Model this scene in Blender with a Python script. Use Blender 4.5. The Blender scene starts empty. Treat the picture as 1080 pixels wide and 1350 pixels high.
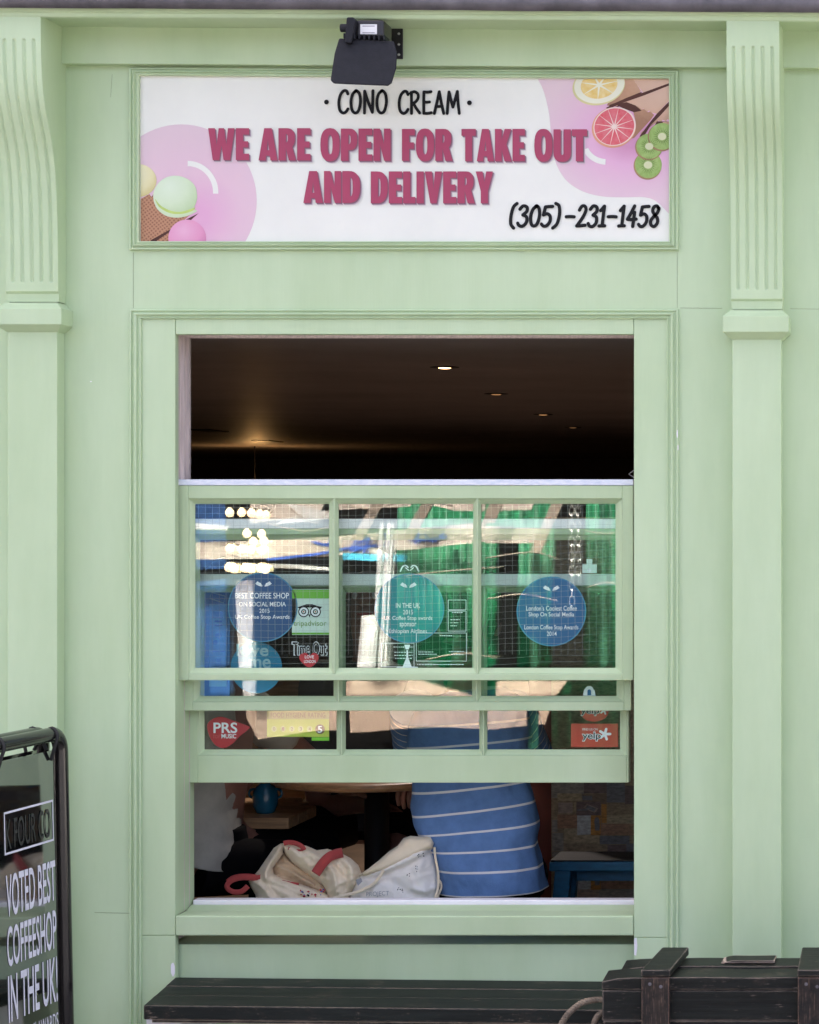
import bpy, bmesh, math, random
from mathutils import Vector, Matrix, noise as mnoise
from mathutils.geometry import delaunay_2d_cdt
random.seed(7)
R = math.radians
SC = bpy.context.scene
COL = SC.collection

# ---------------------------------------------------------------- camera
CX, CY, CZ = 1.45, -6.0, 1.676
cam_d = bpy.data.cameras.new("camera")
cam = bpy.data.objects.new("camera", cam_d); COL.objects.link(cam)
cam.location = (CX, CY, CZ); cam.rotation_euler = (R(90), 0, 0)
cam_d.sensor_fit = 'AUTO'; cam_d.sensor_width = 36
cam_d.lens = 80.0
cam_d.shift_x = (540 - 1265) / 1350.0
cam_d.shift_y = 0.0
cam_d.clip_start = 0.05; cam_d.clip_end = 500
SC.camera = cam
SC.render.resolution_x, SC.render.resolution_y = 819, 1024

# ---------------------------------------------------------------- sky, sun, exposure
SUN_EL, SUN_AZ = 47.0, 165.0          # degrees; azimuth measured from -Y (street side): the sun stands behind the shop, its front is in open shade
w = bpy.data.worlds.new("World"); SC.world = w; w.use_nodes = True
nt = w.node_tree
sky = nt.nodes.new('ShaderNodeTexSky'); sky.sky_type = 'NISHITA'; sky.sun_disc = False
sky.sun_elevation = R(SUN_EL); sky.sun_rotation = R(180 + SUN_AZ)
sky.air_density = 0.2; sky.dust_density = 10.0; sky.ozone_density = 0.0
bg = nt.nodes['Background']; bg.inputs['Strength'].default_value = 0.15
nt.links.new(sky.outputs[0], bg.inputs[0])
sun_d = bpy.data.lights.new("sun", 'SUN'); sun_d.energy = 2.0; sun_d.angle = R(.6); sun_d.color = (1, .95, .87)
sun = bpy.data.objects.new("sun", sun_d); COL.objects.link(sun)
_az = R(SUN_AZ); _d = Vector((-math.sin(_az) * math.cos(R(SUN_EL)), -math.cos(_az) * math.cos(R(SUN_EL)), math.sin(R(SUN_EL))))
sun.rotation_euler = _d.to_track_quat('Z', 'Y').to_euler(); sun.location = (3, -8, 8)
SC.view_settings.view_transform = 'Standard'; SC.view_settings.look = 'None'
SC.view_settings.exposure = 3.8; SC.view_settings.gamma = 1.0

# ---------------------------------------------------------------- helpers
def P(px, py, y=0.0):                 # measured position on the photograph -> point of the place at depth y
    f = (6.0 + y) / 3000.0
    return Vector((CX + (px - 1265) * f, y, CZ + (675 - py) * f))
def Zw(py, y=0.0): return P(0, py, y).z
def Xw(px, y=0.0): return P(px, 0, y).x

def s2l(r, g=None, b=None):
    if g is None: r, g, b = r
    f = lambda c: (c / 255 / 12.92) if c / 255 <= .04045 else ((c / 255 + .055) / 1.055) ** 2.4
    return (f(r), f(g), f(b), 1)

class NT:
    def __init__(s, m): s.t = m.node_tree; s.b = m.node_tree.nodes['Principled BSDF']
    def n(s, ty, **kw):
        x = s.t.nodes.new(ty)
        for k, v in kw.items():
            if k.startswith('_'): setattr(x, k[1:], v)
            else: x.inputs[k.replace('__', ' ')].default_value = v
        return x
    def l(s, a, b): s.t.links.new(a, b)

MATS = {}
def mat(name, col, rough=.6, metal=0, var=0.08, scale=6, bump=0.0, bscale=120, stretch=(1, 1, 1), spec=.5, col2=None, coat=0):
    m = bpy.data.materials.new(name); m.use_nodes = True; MATS[name] = m
    N = NT(m); col = tuple(col[:3]) + (1,)
    N.b.inputs['Roughness'].default_value = rough; N.b.inputs['Metallic'].default_value = metal
    N.b.inputs['Specular IOR Level'].default_value = spec; N.b.inputs['Coat Weight'].default_value = coat
    tc = N.n('ShaderNodeTexCoord'); mp = N.n('ShaderNodeMapping', Scale=stretch); N.l(tc.outputs['Object'], mp.inputs[0])
    nz = N.n('ShaderNodeTexNoise', Scale=scale, Detail=6.0, Roughness=.6); N.l(mp.outputs[0], nz.inputs['Vector'])
    cr = N.n('ShaderNodeValToRGB'); N.l(nz.outputs[0], cr.inputs[0])
    c2 = tuple(col2[:3]) + (1,) if col2 else tuple(max(0, c * (1 - var * 2)) for c in col[:3]) + (1,)
    cr.color_ramp.elements[0].position = .3; cr.color_ramp.elements[1].position = .7
    cr.color_ramp.elements[0].color = c2
    cr.color_ramp.elements[1].color = tuple(min(1, c * (1 + var * .5)) for c in col[:3]) + (1,) if not col2 else col
    N.l(cr.outputs[0], N.b.inputs['Base Color'])
    if bump:
        nb = N.n('ShaderNodeTexNoise', Scale=bscale, Detail=4.0); N.l(mp.outputs[0], nb.inputs['Vector'])
        bp = N.n('ShaderNodeBump', Strength=bump, Distance=.002); N.l(nb.outputs[0], bp.inputs['Height'])
        N.l(bp.outputs[0], N.b.inputs['Normal'])
    return m

def green_paint(name, base, wear=1.0, rel=1.0):
    m = bpy.data.materials.new(name); m.use_nodes = True; MATS[name] = m
    N = NT(m)
    tc = N.n('ShaderNodeTexCoord')
    mp = N.n('ShaderNodeMapping', Scale=(2.2, 2.2, .5)); N.l(tc.outputs['Object'], mp.inputs[0])
    n1 = N.n('ShaderNodeTexNoise', Scale=2.2, Detail=5.0, Roughness=.62); N.l(mp.outputs[0], n1.inputs['Vector'])
    r1 = N.n('ShaderNodeValToRGB'); N.l(n1.outputs[0], r1.inputs[0])
    r1.color_ramp.elements[0].position = .32; r1.color_ramp.elements[1].position = .68
    r1.color_ramp.elements[0].color = (base[0] * .90, base[1] * .91, base[2] * .86, 1)
    r1.color_ramp.elements[1].color = (min(1, base[0] * 1.05), base[1] * 1.03, base[2] * 1.05, 1)
    # brush streaks
    mp2 = N.n('ShaderNodeMapping', Scale=(150, 150, 5)); N.l(tc.outputs['Object'], mp2.inputs[0])
    n2 = N.n('ShaderNodeTexNoise', Scale=1.0, Detail=3.0); N.l(mp2.outputs[0], n2.inputs['Vector'])
    # dirt specks and small stains
    n3 = N.n('ShaderNodeTexNoise', Scale=38.0, Detail=8.0, Roughness=.75); N.l(tc.outputs['Object'], n3.inputs['Vector'])
    r3 = N.n('ShaderNodeValToRGB'); N.l(n3.outputs[0], r3.inputs[0])
    r3.color_ramp.elements[0].position = .66; r3.color_ramp.elements[0].color = (0, 0, 0, 1)
    r3.color_ramp.elements[1].position = .78; r3.color_ramp.elements[1].color = (.30 * wear, .30 * wear, .30 * wear, 1)
    mx = N.n('ShaderNodeMixRGB'); mx.blend_type = 'MIX'; mx.inputs[2].default_value = (base[0] * .55, base[1] * .55, base[2] * .45, 1)
    N.l(r3.outputs[0], mx.inputs[0]); N.l(r1.outputs[0], mx.inputs[1])
    N.l(mx.outputs[0], N.b.inputs['Base Color'])
    rr = N.n('ShaderNodeMapRange'); rr.inputs[3].default_value = .38; rr.inputs[4].default_value = .6
    N.l(n1.outputs[0], rr.inputs[0]); N.l(rr.outputs[0], N.b.inputs['Roughness'])
    b1 = N.n('ShaderNodeBump', Strength=.16 * rel, Distance=.0015); N.l(n2.outputs[0], b1.inputs['Height'])
    n4 = N.n('ShaderNodeTexNoise', Scale=260.0, Detail=2.0); N.l(tc.outputs['Object'], n4.inputs['Vector'])
    b2 = N.n('ShaderNodeBump', Strength=.10 * rel, Distance=.0008); N.l(n4.outputs[0], b2.inputs['Height']); N.l(b1.outputs[0], b2.inputs['Normal'])
    n5 = N.n('ShaderNodeTexNoise', Scale=3.5, Detail=2.0); N.l(tc.outputs['Object'], n5.inputs['Vector'])
    b3 = N.n('ShaderNodeBump', Strength=.25 * rel, Distance=.006); N.l(n5.outputs[0], b3.inputs['Height']); N.l(b2.outputs[0], b3.inputs['Normal'])
    N.l(b3.outputs[0], N.b.inputs['Normal'])
    return m

def worn_black(name, base, chip, amount=.5, grain=(3, 40, 40), raw=.0):
    """black painted timber: grain, chipped pale edges (bevel mask) and rubbed scratches"""
    m = bpy.data.materials.new(name); m.use_nodes = True; MATS[name] = m
    N = NT(m); tc = N.n('ShaderNodeTexCoord')
    mp = N.n('ShaderNodeMapping', Scale=grain); N.l(tc.outputs['Object'], mp.inputs[0])
    ng = N.n('ShaderNodeTexNoise', Scale=2.0, Detail=7.0, Roughness=.65); N.l(mp.outputs[0], ng.inputs['Vector'])
    rg = N.n('ShaderNodeValToRGB'); N.l(ng.outputs[0], rg.inputs[0])
    rg.color_ramp.elements[0].position = .3; rg.color_ramp.elements[0].color = tuple(c * .45 for c in base[:3]) + (1,)
    rg.color_ramp.elements[1].position = .75; rg.color_ramp.elements[1].color = tuple(c * 1.9 for c in base[:3]) + (1,)
    bv = N.n('ShaderNodeBevel', Radius=.007); bv.samples = 6
    ge = N.n('ShaderNodeNewGeometry')
    dt = N.n('ShaderNodeVectorMath'); dt.operation = 'DOT_PRODUCT'; N.l(bv.outputs[0], dt.inputs[0]); N.l(ge.outputs['Normal'], dt.inputs[1])
    e = N.n('ShaderNodeMath'); e.operation = 'SUBTRACT'; e.inputs[0].default_value = 1.0; N.l(dt.outputs['Value'], e.inputs[1])
    nc = N.n('ShaderNodeTexNoise', Scale=22.0, Detail=9.0, Roughness=.78); N.l(tc.outputs['Object'], nc.inputs['Vector'])
    ml = N.n('ShaderNodeMath'); ml.operation = 'MULTIPLY_ADD'; ml.inputs[1].default_value = 2.3; N.l(e.outputs[0], ml.inputs[0]); N.l(nc.outputs[0], ml.inputs[2])
    rc = N.n('ShaderNodeValToRGB'); N.l(ml.outputs[0], rc.inputs[0])
    rc.color_ramp.elements[0].position = .79 - .05 * amount; rc.color_ramp.elements[0].color = (0, 0, 0, 1)
    rc.color_ramp.elements[1].position = .83 - .05 * amount; rc.color_ramp.elements[1].color = (.9, .9, .9, 1)
    mx = N.n('ShaderNodeMixRGB'); mx.inputs[2].default_value = tuple(chip[:3]) + (1,)
    # rubbed patches down to brown wood, and pale scratches along the grain
    npz = N.n('ShaderNodeTexNoise', Scale=9.0, Detail=8.0, Roughness=.75); N.l(tc.outputs['Object'], npz.inputs['Vector'])
    rp = N.n('ShaderNodeValToRGB'); N.l(npz.outputs[0], rp.inputs[0]); rp.color_ramp.elements[0].position = .56 - .12 * raw; rp.color_ramp.elements[0].color = (0, 0, 0, 1); rp.color_ramp.elements[1].position = .66; rp.color_ramp.elements[1].color = (.35 + .5 * raw,) * 3 + (1,)
    m1 = N.n('ShaderNodeMixRGB'); m1.inputs[2].default_value = (.040, .028, .021, 1); N.l(rp.outputs[0], m1.inputs[0]); N.l(rg.outputs[0], m1.inputs[1])
    ms_ = N.n('ShaderNodeMapping', Scale=(grain[0] * 8, grain[1] * 3, grain[2] * 3)); N.l(tc.outputs['Object'], ms_.inputs[0])
    ns = N.n('ShaderNodeTexNoise', Scale=2.0, Detail=6.0, Roughness=.7); N.l(ms_.outputs[0], ns.inputs['Vector'])
    nm = N.n('ShaderNodeMath'); nm.operation = 'MULTIPLY_ADD'; nm.inputs[1].default_value = .55; N.l(npz.outputs[0], nm.inputs[0]); N.l(ns.outputs[0], nm.inputs[2])
    rs = N.n('ShaderNodeValToRGB'); N.l(nm.outputs[0], rs.inputs[0]); rs.color_ramp.elements[0].position = .945 - .05 * amount; rs.color_ramp.elements[0].color = (0, 0, 0, 1); rs.color_ramp.elements[1].position = 1.0; rs.color_ramp.elements[1].color = (.6, .6, .6, 1)
    m2 = N.n('ShaderNodeMixRGB'); m2.inputs[2].default_value = tuple(c * .7 for c in chip[:3]) + (1,); N.l(rs.outputs[0], m2.inputs[0]); N.l(m1.outputs[0], m2.inputs[1])
    N.l(rc.outputs[0], mx.inputs[0]); N.l(m2.outputs[0], mx.inputs[1]); N.l(mx.outputs[0], N.b.inputs['Base Color'])
    N.b.inputs['Roughness'].default_value = .55; N.b.inputs['Specular IOR Level'].default_value = .22
    bp = N.n('ShaderNodeBump', Strength=.5, Distance=.003); N.l(ng.outputs[0], bp.inputs['Height']); N.l(bp.outputs[0], N.b.inputs['Normal'])
    return m

def glass_mat(name, refl, tint=(.93, .97, .95)):
    m = bpy.data.materials.new(name); m.use_nodes = True; MATS[name] = m
    t = m.node_tree; t.nodes.remove(t.nodes['Principled BSDF']); out = t.nodes['Material Output']
    tr = t.nodes.new('ShaderNodeBsdfTransparent'); tr.inputs[0].default_value = tint + (1,)
    gl = t.nodes.new('ShaderNodeBsdfGlossy'); gl.inputs['Roughness'].default_value = .006
    tc = t.nodes.new('ShaderNodeTexCoord'); nz = t.nodes.new('ShaderNodeTexNoise'); nz.inputs['Scale'].default_value = 5.0; nz.inputs['Detail'].default_value = 1.0
    bp = t.nodes.new('ShaderNodeBump'); bp.inputs['Strength'].default_value = .013; bp.inputs['Distance'].default_value = .004
    t.links.new(tc.outputs['Object'], nz.inputs['Vector']); t.links.new(nz.outputs[0], bp.inputs['Height']); t.links.new(bp.outputs[0], gl.inputs['Normal'])
    fr = t.nodes.new('ShaderNodeLayerWeight'); fr.inputs[0].default_value = .04
    mr = t.nodes.new('ShaderNodeMapRange'); mr.inputs[3].default_value = refl; mr.inputs[4].default_value = 1.0
    t.links.new(fr.outputs['Fresnel'], mr.inputs[0])
    mx = t.nodes.new('ShaderNodeMixShader'); t.links.new(mr.outputs[0], mx.inputs[0])
    t.links.new(tr.outputs[0], mx.inputs[1]); t.links.new(gl.outputs[0], mx.inputs[2]); t.links.new(mx.outputs[0], out.inputs[0])
    return m

def emit(name, col, s):
    m = bpy.data.materials.new(name); m.use_nodes = True; MATS[name] = m
    b = m.node_tree.nodes['Principled BSDF']; b.inputs['Base Color'].default_value = tuple(col) + (1,)
    b.inputs['Emission Color'].default_value = tuple(col) + (1,); b.inputs['Emission Strength'].default_value = s
    return m

def film(name, col, alpha, rough=.4):
    m = mat(name, col, rough, var=.02)
    m.node_tree.nodes['Principled BSDF'].inputs['Alpha'].default_value = alpha
    return m

ORG = {}                                # world offset of each thing's origin, shared by its parts
def tag(o, label=None, cat=None, group=None, kind=None):
    if label: o['label'] = label
    if cat: o['category'] = cat
    if group: o['group'] = group
    if kind: o['kind'] = kind
    return o
def thing(name, loc, label, cat, group=None):
    o = bpy.data.objects.new(name, None); o.empty_display_size = .1; COL.objects.link(o)
    o.location = loc; ORG[o] = Vector(loc)
    return tag(o, label, cat, group)
def finish(bm, name, m, parent=None, loc=None, bevel=0, seg=2, smooth=False, weld=False):
    """link the bmesh (world coordinates) as one object under its thing"""
    off = ORG[parent] if parent is not None else Vector(loc or (0, 0, 0))
    bmesh.ops.translate(bm, verts=bm.verts, vec=-off)
    if weld: bmesh.ops.remove_doubles(bm, verts=bm.verts, dist=1e-5)
    me = bpy.data.meshes.new(name); bm.to_mesh(me); bm.free()
    ms = m if isinstance(m, (list, tuple)) else [m]
    for k in ms: me.materials.append(MATS[k] if isinstance(k, str) else k)
    if smooth:
        for p in me.polygons: p.use_smooth = True
    o = bpy.data.objects.new(name, me); COL.objects.link(o)
    if parent is not None:
        o.parent = parent
    else: o.location = off
    ORG[o] = off
    if bevel:
        b = o.modifiers.new('bevel', 'BEVEL'); b.width = bevel; b.segments = seg; b.limit_method = 'ANGLE'; b.angle_limit = R(40)
        b.harden_normals = False
    return o
def B(): return bmesh.new()
def box(bm, x0, x1, y0, y1, z0, z1, mi=0):
    v = [bm.verts.new(c) for c in ((x0, y0, z0), (x1, y0, z0), (x1, y1, z0), (x0, y1, z0), (x0, y0, z1), (x1, y0, z1), (x1, y1, z1), (x0, y1, z1))]
    for f in ((0, 3, 2, 1), (4, 5, 6, 7), (0, 1, 5, 4), (1, 2, 6, 5), (2, 3, 7, 6), (3, 0, 4, 7)):
        bm.faces.new([v[i] for i in f]).material_index = mi
    return v
def hexa(bm, pts, mi=0):                # 8 points: bottom ring 4, top ring 4
    v = [bm.verts.new(c) for c in pts]
    for f in ((0, 3, 2, 1), (4, 5, 6, 7), (0, 1, 5, 4), (1, 2, 6, 5), (2, 3, 7, 6), (3, 0, 4, 7)):
        bm.faces.new([v[i] for i in f]).material_index = mi
    bmesh.ops.recalc_face_normals(bm, faces=bm.faces)
    return v
def prism(bm, pts, d, mi=0):            # planar polygon extruded by the vector d
    a = [bm.verts.new(p) for p in pts]; b = [bm.verts.new(Vector(p) + Vector(d)) for p in pts]
    n = len(a); fs = [bm.faces.new(a), bm.faces.new(b[::-1])]
    for i in range(n): fs.append(bm.faces.new((a[i], b[i], b[(i + 1) % n], a[(i + 1) % n])))
    for f in fs: f.material_index = mi
    bmesh.ops.recalc_face_normals(bm, faces=fs)
    return a
def tube(bm, pts, r, n=10, cap=True, mi=0, closed=False):
    pts = [Vector(p) for p in pts]; rings = []; N = len(pts); up = None
    rr = r if isinstance(r, (list, tuple)) else [r] * N
    for i, p in enumerate(pts):
        a = pts[i - 1] if (i > 0 or closed) else p; b = pts[(i + 1) % N] if (i < N - 1 or closed) else p
        t = (b - a).normalized()
        if up is None:
            up = t.orthogonal().normalized()
        up = (up - t * up.dot(t)); up = up.normalized() if up.length > 1e-6 else t.orthogonal().normalized()
        s = t.cross(up)
        rings.append([bm.verts.new(p + (up * math.cos(k * 2 * math.pi / n) + s * math.sin(k * 2 * math.pi / n)) * rr[i]) for k in range(n)])
    M = N if closed else N - 1
    for i in range(M):
        A, Bq = rings[i], rings[(i + 1) % N]
        for k in range(n): bm.faces.new((A[k], A[(k + 1) % n], Bq[(k + 1) % n], Bq[k])).material_index = mi
    if cap and not closed:
        bm.faces.new(rings[0][::-1]).material_index = mi; bm.faces.new(rings[-1]).material_index = mi
def lathe(bm, c, prof, n=28, axis='Z', mi=0):
    c = Vector(c); rings = []
    for r, h in prof:
        ring = []
        for k in range(n):
            a = 2 * math.pi * k / n
            q = Vector((r * math.cos(a), r * math.sin(a), h)) if axis == 'Z' else Vector((r * math.cos(a), h, r * math.sin(a)))
            ring.append(bm.verts.new(c + q))
        rings.append(ring)
    fs = []
    for i in range(len(rings) - 1):
        for k in range(n): fs.append(bm.faces.new((rings[i][k], rings[i][(k + 1) % n], rings[i + 1][(k + 1) % n], rings[i + 1][k])))
    fs.append(bm.faces.new(rings[0][::-1])); fs.append(bm.faces.new(rings[-1]))
    for f in fs: f.material_index = mi
    bmesh.ops.recalc_face_normals(bm, faces=fs)
def spline(pts, n=8, closed=False):     # Catmull-Rom through the points
    pts = [Vector(p) for p in pts]; N = len(pts); out = []
    for i in range(N if closed else N - 1):
        if closed: p = [pts[(i + k) % N] for k in (-1, 0, 1, 2)]
        else: p = [pts[max(0, i - 1)], pts[i], pts[i + 1], pts[min(N - 1, i + 2)]]
        for k in range(n):
            t = k / n
            out.append(.5 * ((2 * p[1]) + (p[2] - p[0]) * t + (2 * p[0] - 5 * p[1] + 4 * p[2] - p[3]) * t * t + (3 * p[1] - p[0] - 3 * p[2] + p[3]) * t ** 3))
    if not closed: out.append(pts[-1])
    return out
def clip_poly(pts, x0, x1, y0, y1):     # clip a 2-D polygon to a rectangle
    def cl(ps, inside, cross):
        o = []
        for i in range(len(ps)):
            a, b = ps[i - 1], ps[i]
            if inside(b):
                if not inside(a): o.append(cross(a, b))
                o.append(b)
            elif inside(a): o.append(cross(a, b))
        return o
    def cx(v): return lambda a, b: (v, a[1] + (b[1] - a[1]) * (v - a[0]) / (b[0] - a[0]))
    def cy(v): return lambda a, b: (a[0] + (b[0] - a[0]) * (v - a[1]) / (b[1] - a[1]), v)
    for ins, cr in ((lambda p: p[0] >= x0, cx(x0)), (lambda p: p[0] <= x1, cx(x1)), (lambda p: p[1] >= y0, cy(y0)), (lambda p: p[1] <= y1, cy(y1))):
        pts = cl(pts, ins, cr)
        if not pts: return []
    return pts
def flat(bm, pxs, y, mi=0):             # a flat print: polygon in photo pixels laid at depth y
    if len(pxs) < 3: return
    f = bm.faces.new([bm.verts.new(P(a, b, y)) for a, b in pxs]); f.material_index = mi
    f.normal_update()
    if f.normal.y > 0: f.normal_flip()
def circ(cx, cy, rx, ry=None, n=48, rot=0):
    ry = ry or rx
    return [(cx + rx * math.cos(a) * math.cos(rot) - ry * math.sin(a) * math.sin(rot), cy + rx * math.cos(a) * math.sin(rot) + ry * math.sin(a) * math.cos(rot)) for a in [2 * math.pi * k / n for k in range(n)]]
def ribbon2(pts, w):                    # flat stroke with round ends -> polygon
    pts = [Vector((p[0], p[1])) for p in pts]; L, Rr = [], []
    for i, p in enumerate(pts):
        t = (pts[min(i + 1, len(pts) - 1)] - pts[max(i - 1, 0)])
        t = t.normalized() if t.length > 1e-9 else Vector((1, 0))
        n = Vector((-t.y, t.x)) * w / 2
        L.append(p + n); Rr.append(p - n)
    def cap(p, t0):
        a0 = math.atan2(t0.y, t0.x)
        return [p + Vector((math.cos(a0 - k * math.pi / 6), math.sin(a0 - k * math.pi / 6))) * w / 2 for k in range(1, 6)]
    return L, Rr, cap(pts[-1], L[-1] - pts[-1]), cap(pts[0], Rr[0] - pts[0])
def stroke(bm, pts, w, put, mi=0):      # ribbon as quads + two cap fans; put(x, y) -> world point
    L, Rr, c1, c0 = ribbon2(pts, w)
    V = lambda q: bm.verts.new(put(q.x, q.y))
    l = [V(q) for q in L]; r = [V(q) for q in Rr]
    fs = []
    for i in range(len(l) - 1):
        fs.append(bm.faces.new((l[i], l[i + 1], r[i + 1], r[i])))
    fs.append(bm.faces.new([l[-1]] + [V(q) for q in c1] + [r[-1]])); fs.append(bm.faces.new([r[0]] + [V(q) for q in c0] + [l[0]]))
    for f in fs:
        f.material_index = mi; f.normal_update()
        if f.normal.y > 0: f.normal_flip()

def frame_strip(bm, outer, inner, prof, closed=True):
    """mitred moulding between two corner loops; prof = [(t, y)]: t 0 outer .. 1 inner, y depth"""
    n = len(outer); loops = []
    for t, y in prof:
        loops.append([bm.verts.new((o[0] + (i[0] - o[0]) * t, y, o[1] + (i[1] - o[1]) * t)) for o, i in zip(outer, inner)])
    fs = []
    for a, b in zip(loops, loops[1:]):
        for k in range(n if closed else n - 1):
            fs.append(bm.faces.new((a[k], a[(k + 1) % n], b[(k + 1) % n], b[k])))
    bmesh.ops.recalc_face_normals(bm, faces=fs)
    if sum(f.normal.y * f.calc_area() for f in fs) > 0:
        for f in fs: f.normal_flip()

def font_mesh(s, weight=0.0, spacing=1.0, align='CENTER', line=1.0):
    cu = bpy.data.curves.new('t', 'FONT'); cu.body = s; cu.offset = weight; cu.space_character = spacing; cu.align_x = align; cu.space_line = line
    cu.resolution_u = 4; cu.fill_mode = 'FRONT'
    o = bpy.data.objects.new('t', cu); COL.objects.link(o)
    bpy.context.view_layer.update()
    me = bpy.data.meshes.new_from_object(o.evaluated_get(bpy.context.evaluated_depsgraph_get()))
    bpy.data.objects.remove(o); bpy.data.curves.remove(cu)
    return me
def text(bm, s, x0, y0, x1, y1, put, weight=0.0, mi=0, spacing=1.0, shear=0, line=1.0):
    """letters fitted to the box x0..x1, y0 (top)..y1 (bottom); put(x, y) -> world point"""
    me = font_mesh(s, weight, spacing, line=line)
    if not me.vertices: return
    xs = [v.co.x for v in me.vertices]; ys = [v.co.y for v in me.vertices]
    a, b, c, d = min(xs), max(xs), min(ys), max(ys)
    vs = []
    for v in me.vertices:
        u = (v.co.x - a) / max(1e-6, b - a); t = (v.co.y - c) / max(1e-6, d - c)
        vs.append(bm.verts.new(put(x0 + (x1 - x0) * u + shear * t, y1 + (y0 - y1) * t)))
    for p in me.polygons:
        try: f = bm.faces.new([vs[i] for i in p.vertices]); f.material_index = mi
        except ValueError: continue
    bpy.data.meshes.remove(me)

def loft(bm, rings, n=28, sub=6, ex=2.4, fold=0.0, fs=9.0, seed=0, mi=0, cap=True, uv=True):
    """rings: (centre, half-width vector, half-depth vector); smooth skin through them, superellipse section"""
    C = spline([r[0] for r in rings], sub); U = spline([r[1] for r in rings], sub); V = spline([r[2] for r in rings], sub)
    lay = bm.loops.layers.uv.verify() if uv else None
    rr = []; L = len(C)
    for i in range(L):
        ring = []
        for k in range(n):
            a = 2 * math.pi * k / n; ca, sa = math.cos(a), math.sin(a)
            ca = math.copysign(abs(ca) ** (2 / ex), ca); sa = math.copysign(abs(sa) ** (2 / ex), sa)
            d = U[i] * ca + V[i] * sa; p = C[i] + d
            if fold:
                q = mnoise.noise(Vector((p.x * fs, p.y * fs, p.z * fs * 1.7 + seed))) + .5 * mnoise.noise(Vector((p.x * fs * 2.3, p.y * fs * 2.3, p.z * fs * 3 + seed)))
                p = p + d.normalized() * q * fold
            ring.append(bm.verts.new(p))
        rr.append(ring)
    for i in range(L - 1):
        for k in range(n):
            f = bm.faces.new((rr[i][k], rr[i][(k + 1) % n], rr[i + 1][(k + 1) % n], rr[i + 1][k])); f.material_index = mi; f.smooth = True
            if lay:
                for lp, (uu, vv) in zip(f.loops, ((k, i), (k + 1, i), (k + 1, i + 1), (k, i + 1))): lp[lay].uv = (uu / n, vv / (L - 1))
    if cap:
        bm.faces.new(rr[0][::-1]).material_index = mi; bm.faces.new(rr[-1]).material_index = mi
    bmesh.ops.recalc_face_normals(bm, faces=bm.faces)
    return rr

def skin_body(name, joints, edges, m, parent, levels=2):
    """one continuous body: joints {name: (x, y, z, radius)}, first joint is the root"""
    keys = list(joints); me = bpy.data.meshes.new(name)
    me.from_pydata([joints[k][:3] for k in keys], [(keys.index(a), keys.index(b)) for a, b in edges], [])
    o = bpy.data.objects.new(name, me); COL.objects.link(o)
    s = o.modifiers.new('skin', 'SKIN'); s.use_smooth_shade = True
    sv = me.skin_vertices[0].data
    for i, k in enumerate(keys):
        r = joints[k][3]; sv[i].radius = r if isinstance(r, tuple) else (r, r); sv[i].use_root = (i == 0)
    o.modifiers.new('sub', 'SUBSURF').levels = levels
    bpy.context.view_layer.update()
    nm = bpy.data.meshes.new_from_object(o.evaluated_get(bpy.context.evaluated_depsgraph_get()))
    bpy.data.objects.remove(o); bpy.data.meshes.remove(me)
    bm = bmesh.new(); bm.from_mesh(nm); bpy.data.meshes.remove(nm)
    return finish(bm, name, m, parent, smooth=True)

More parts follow.
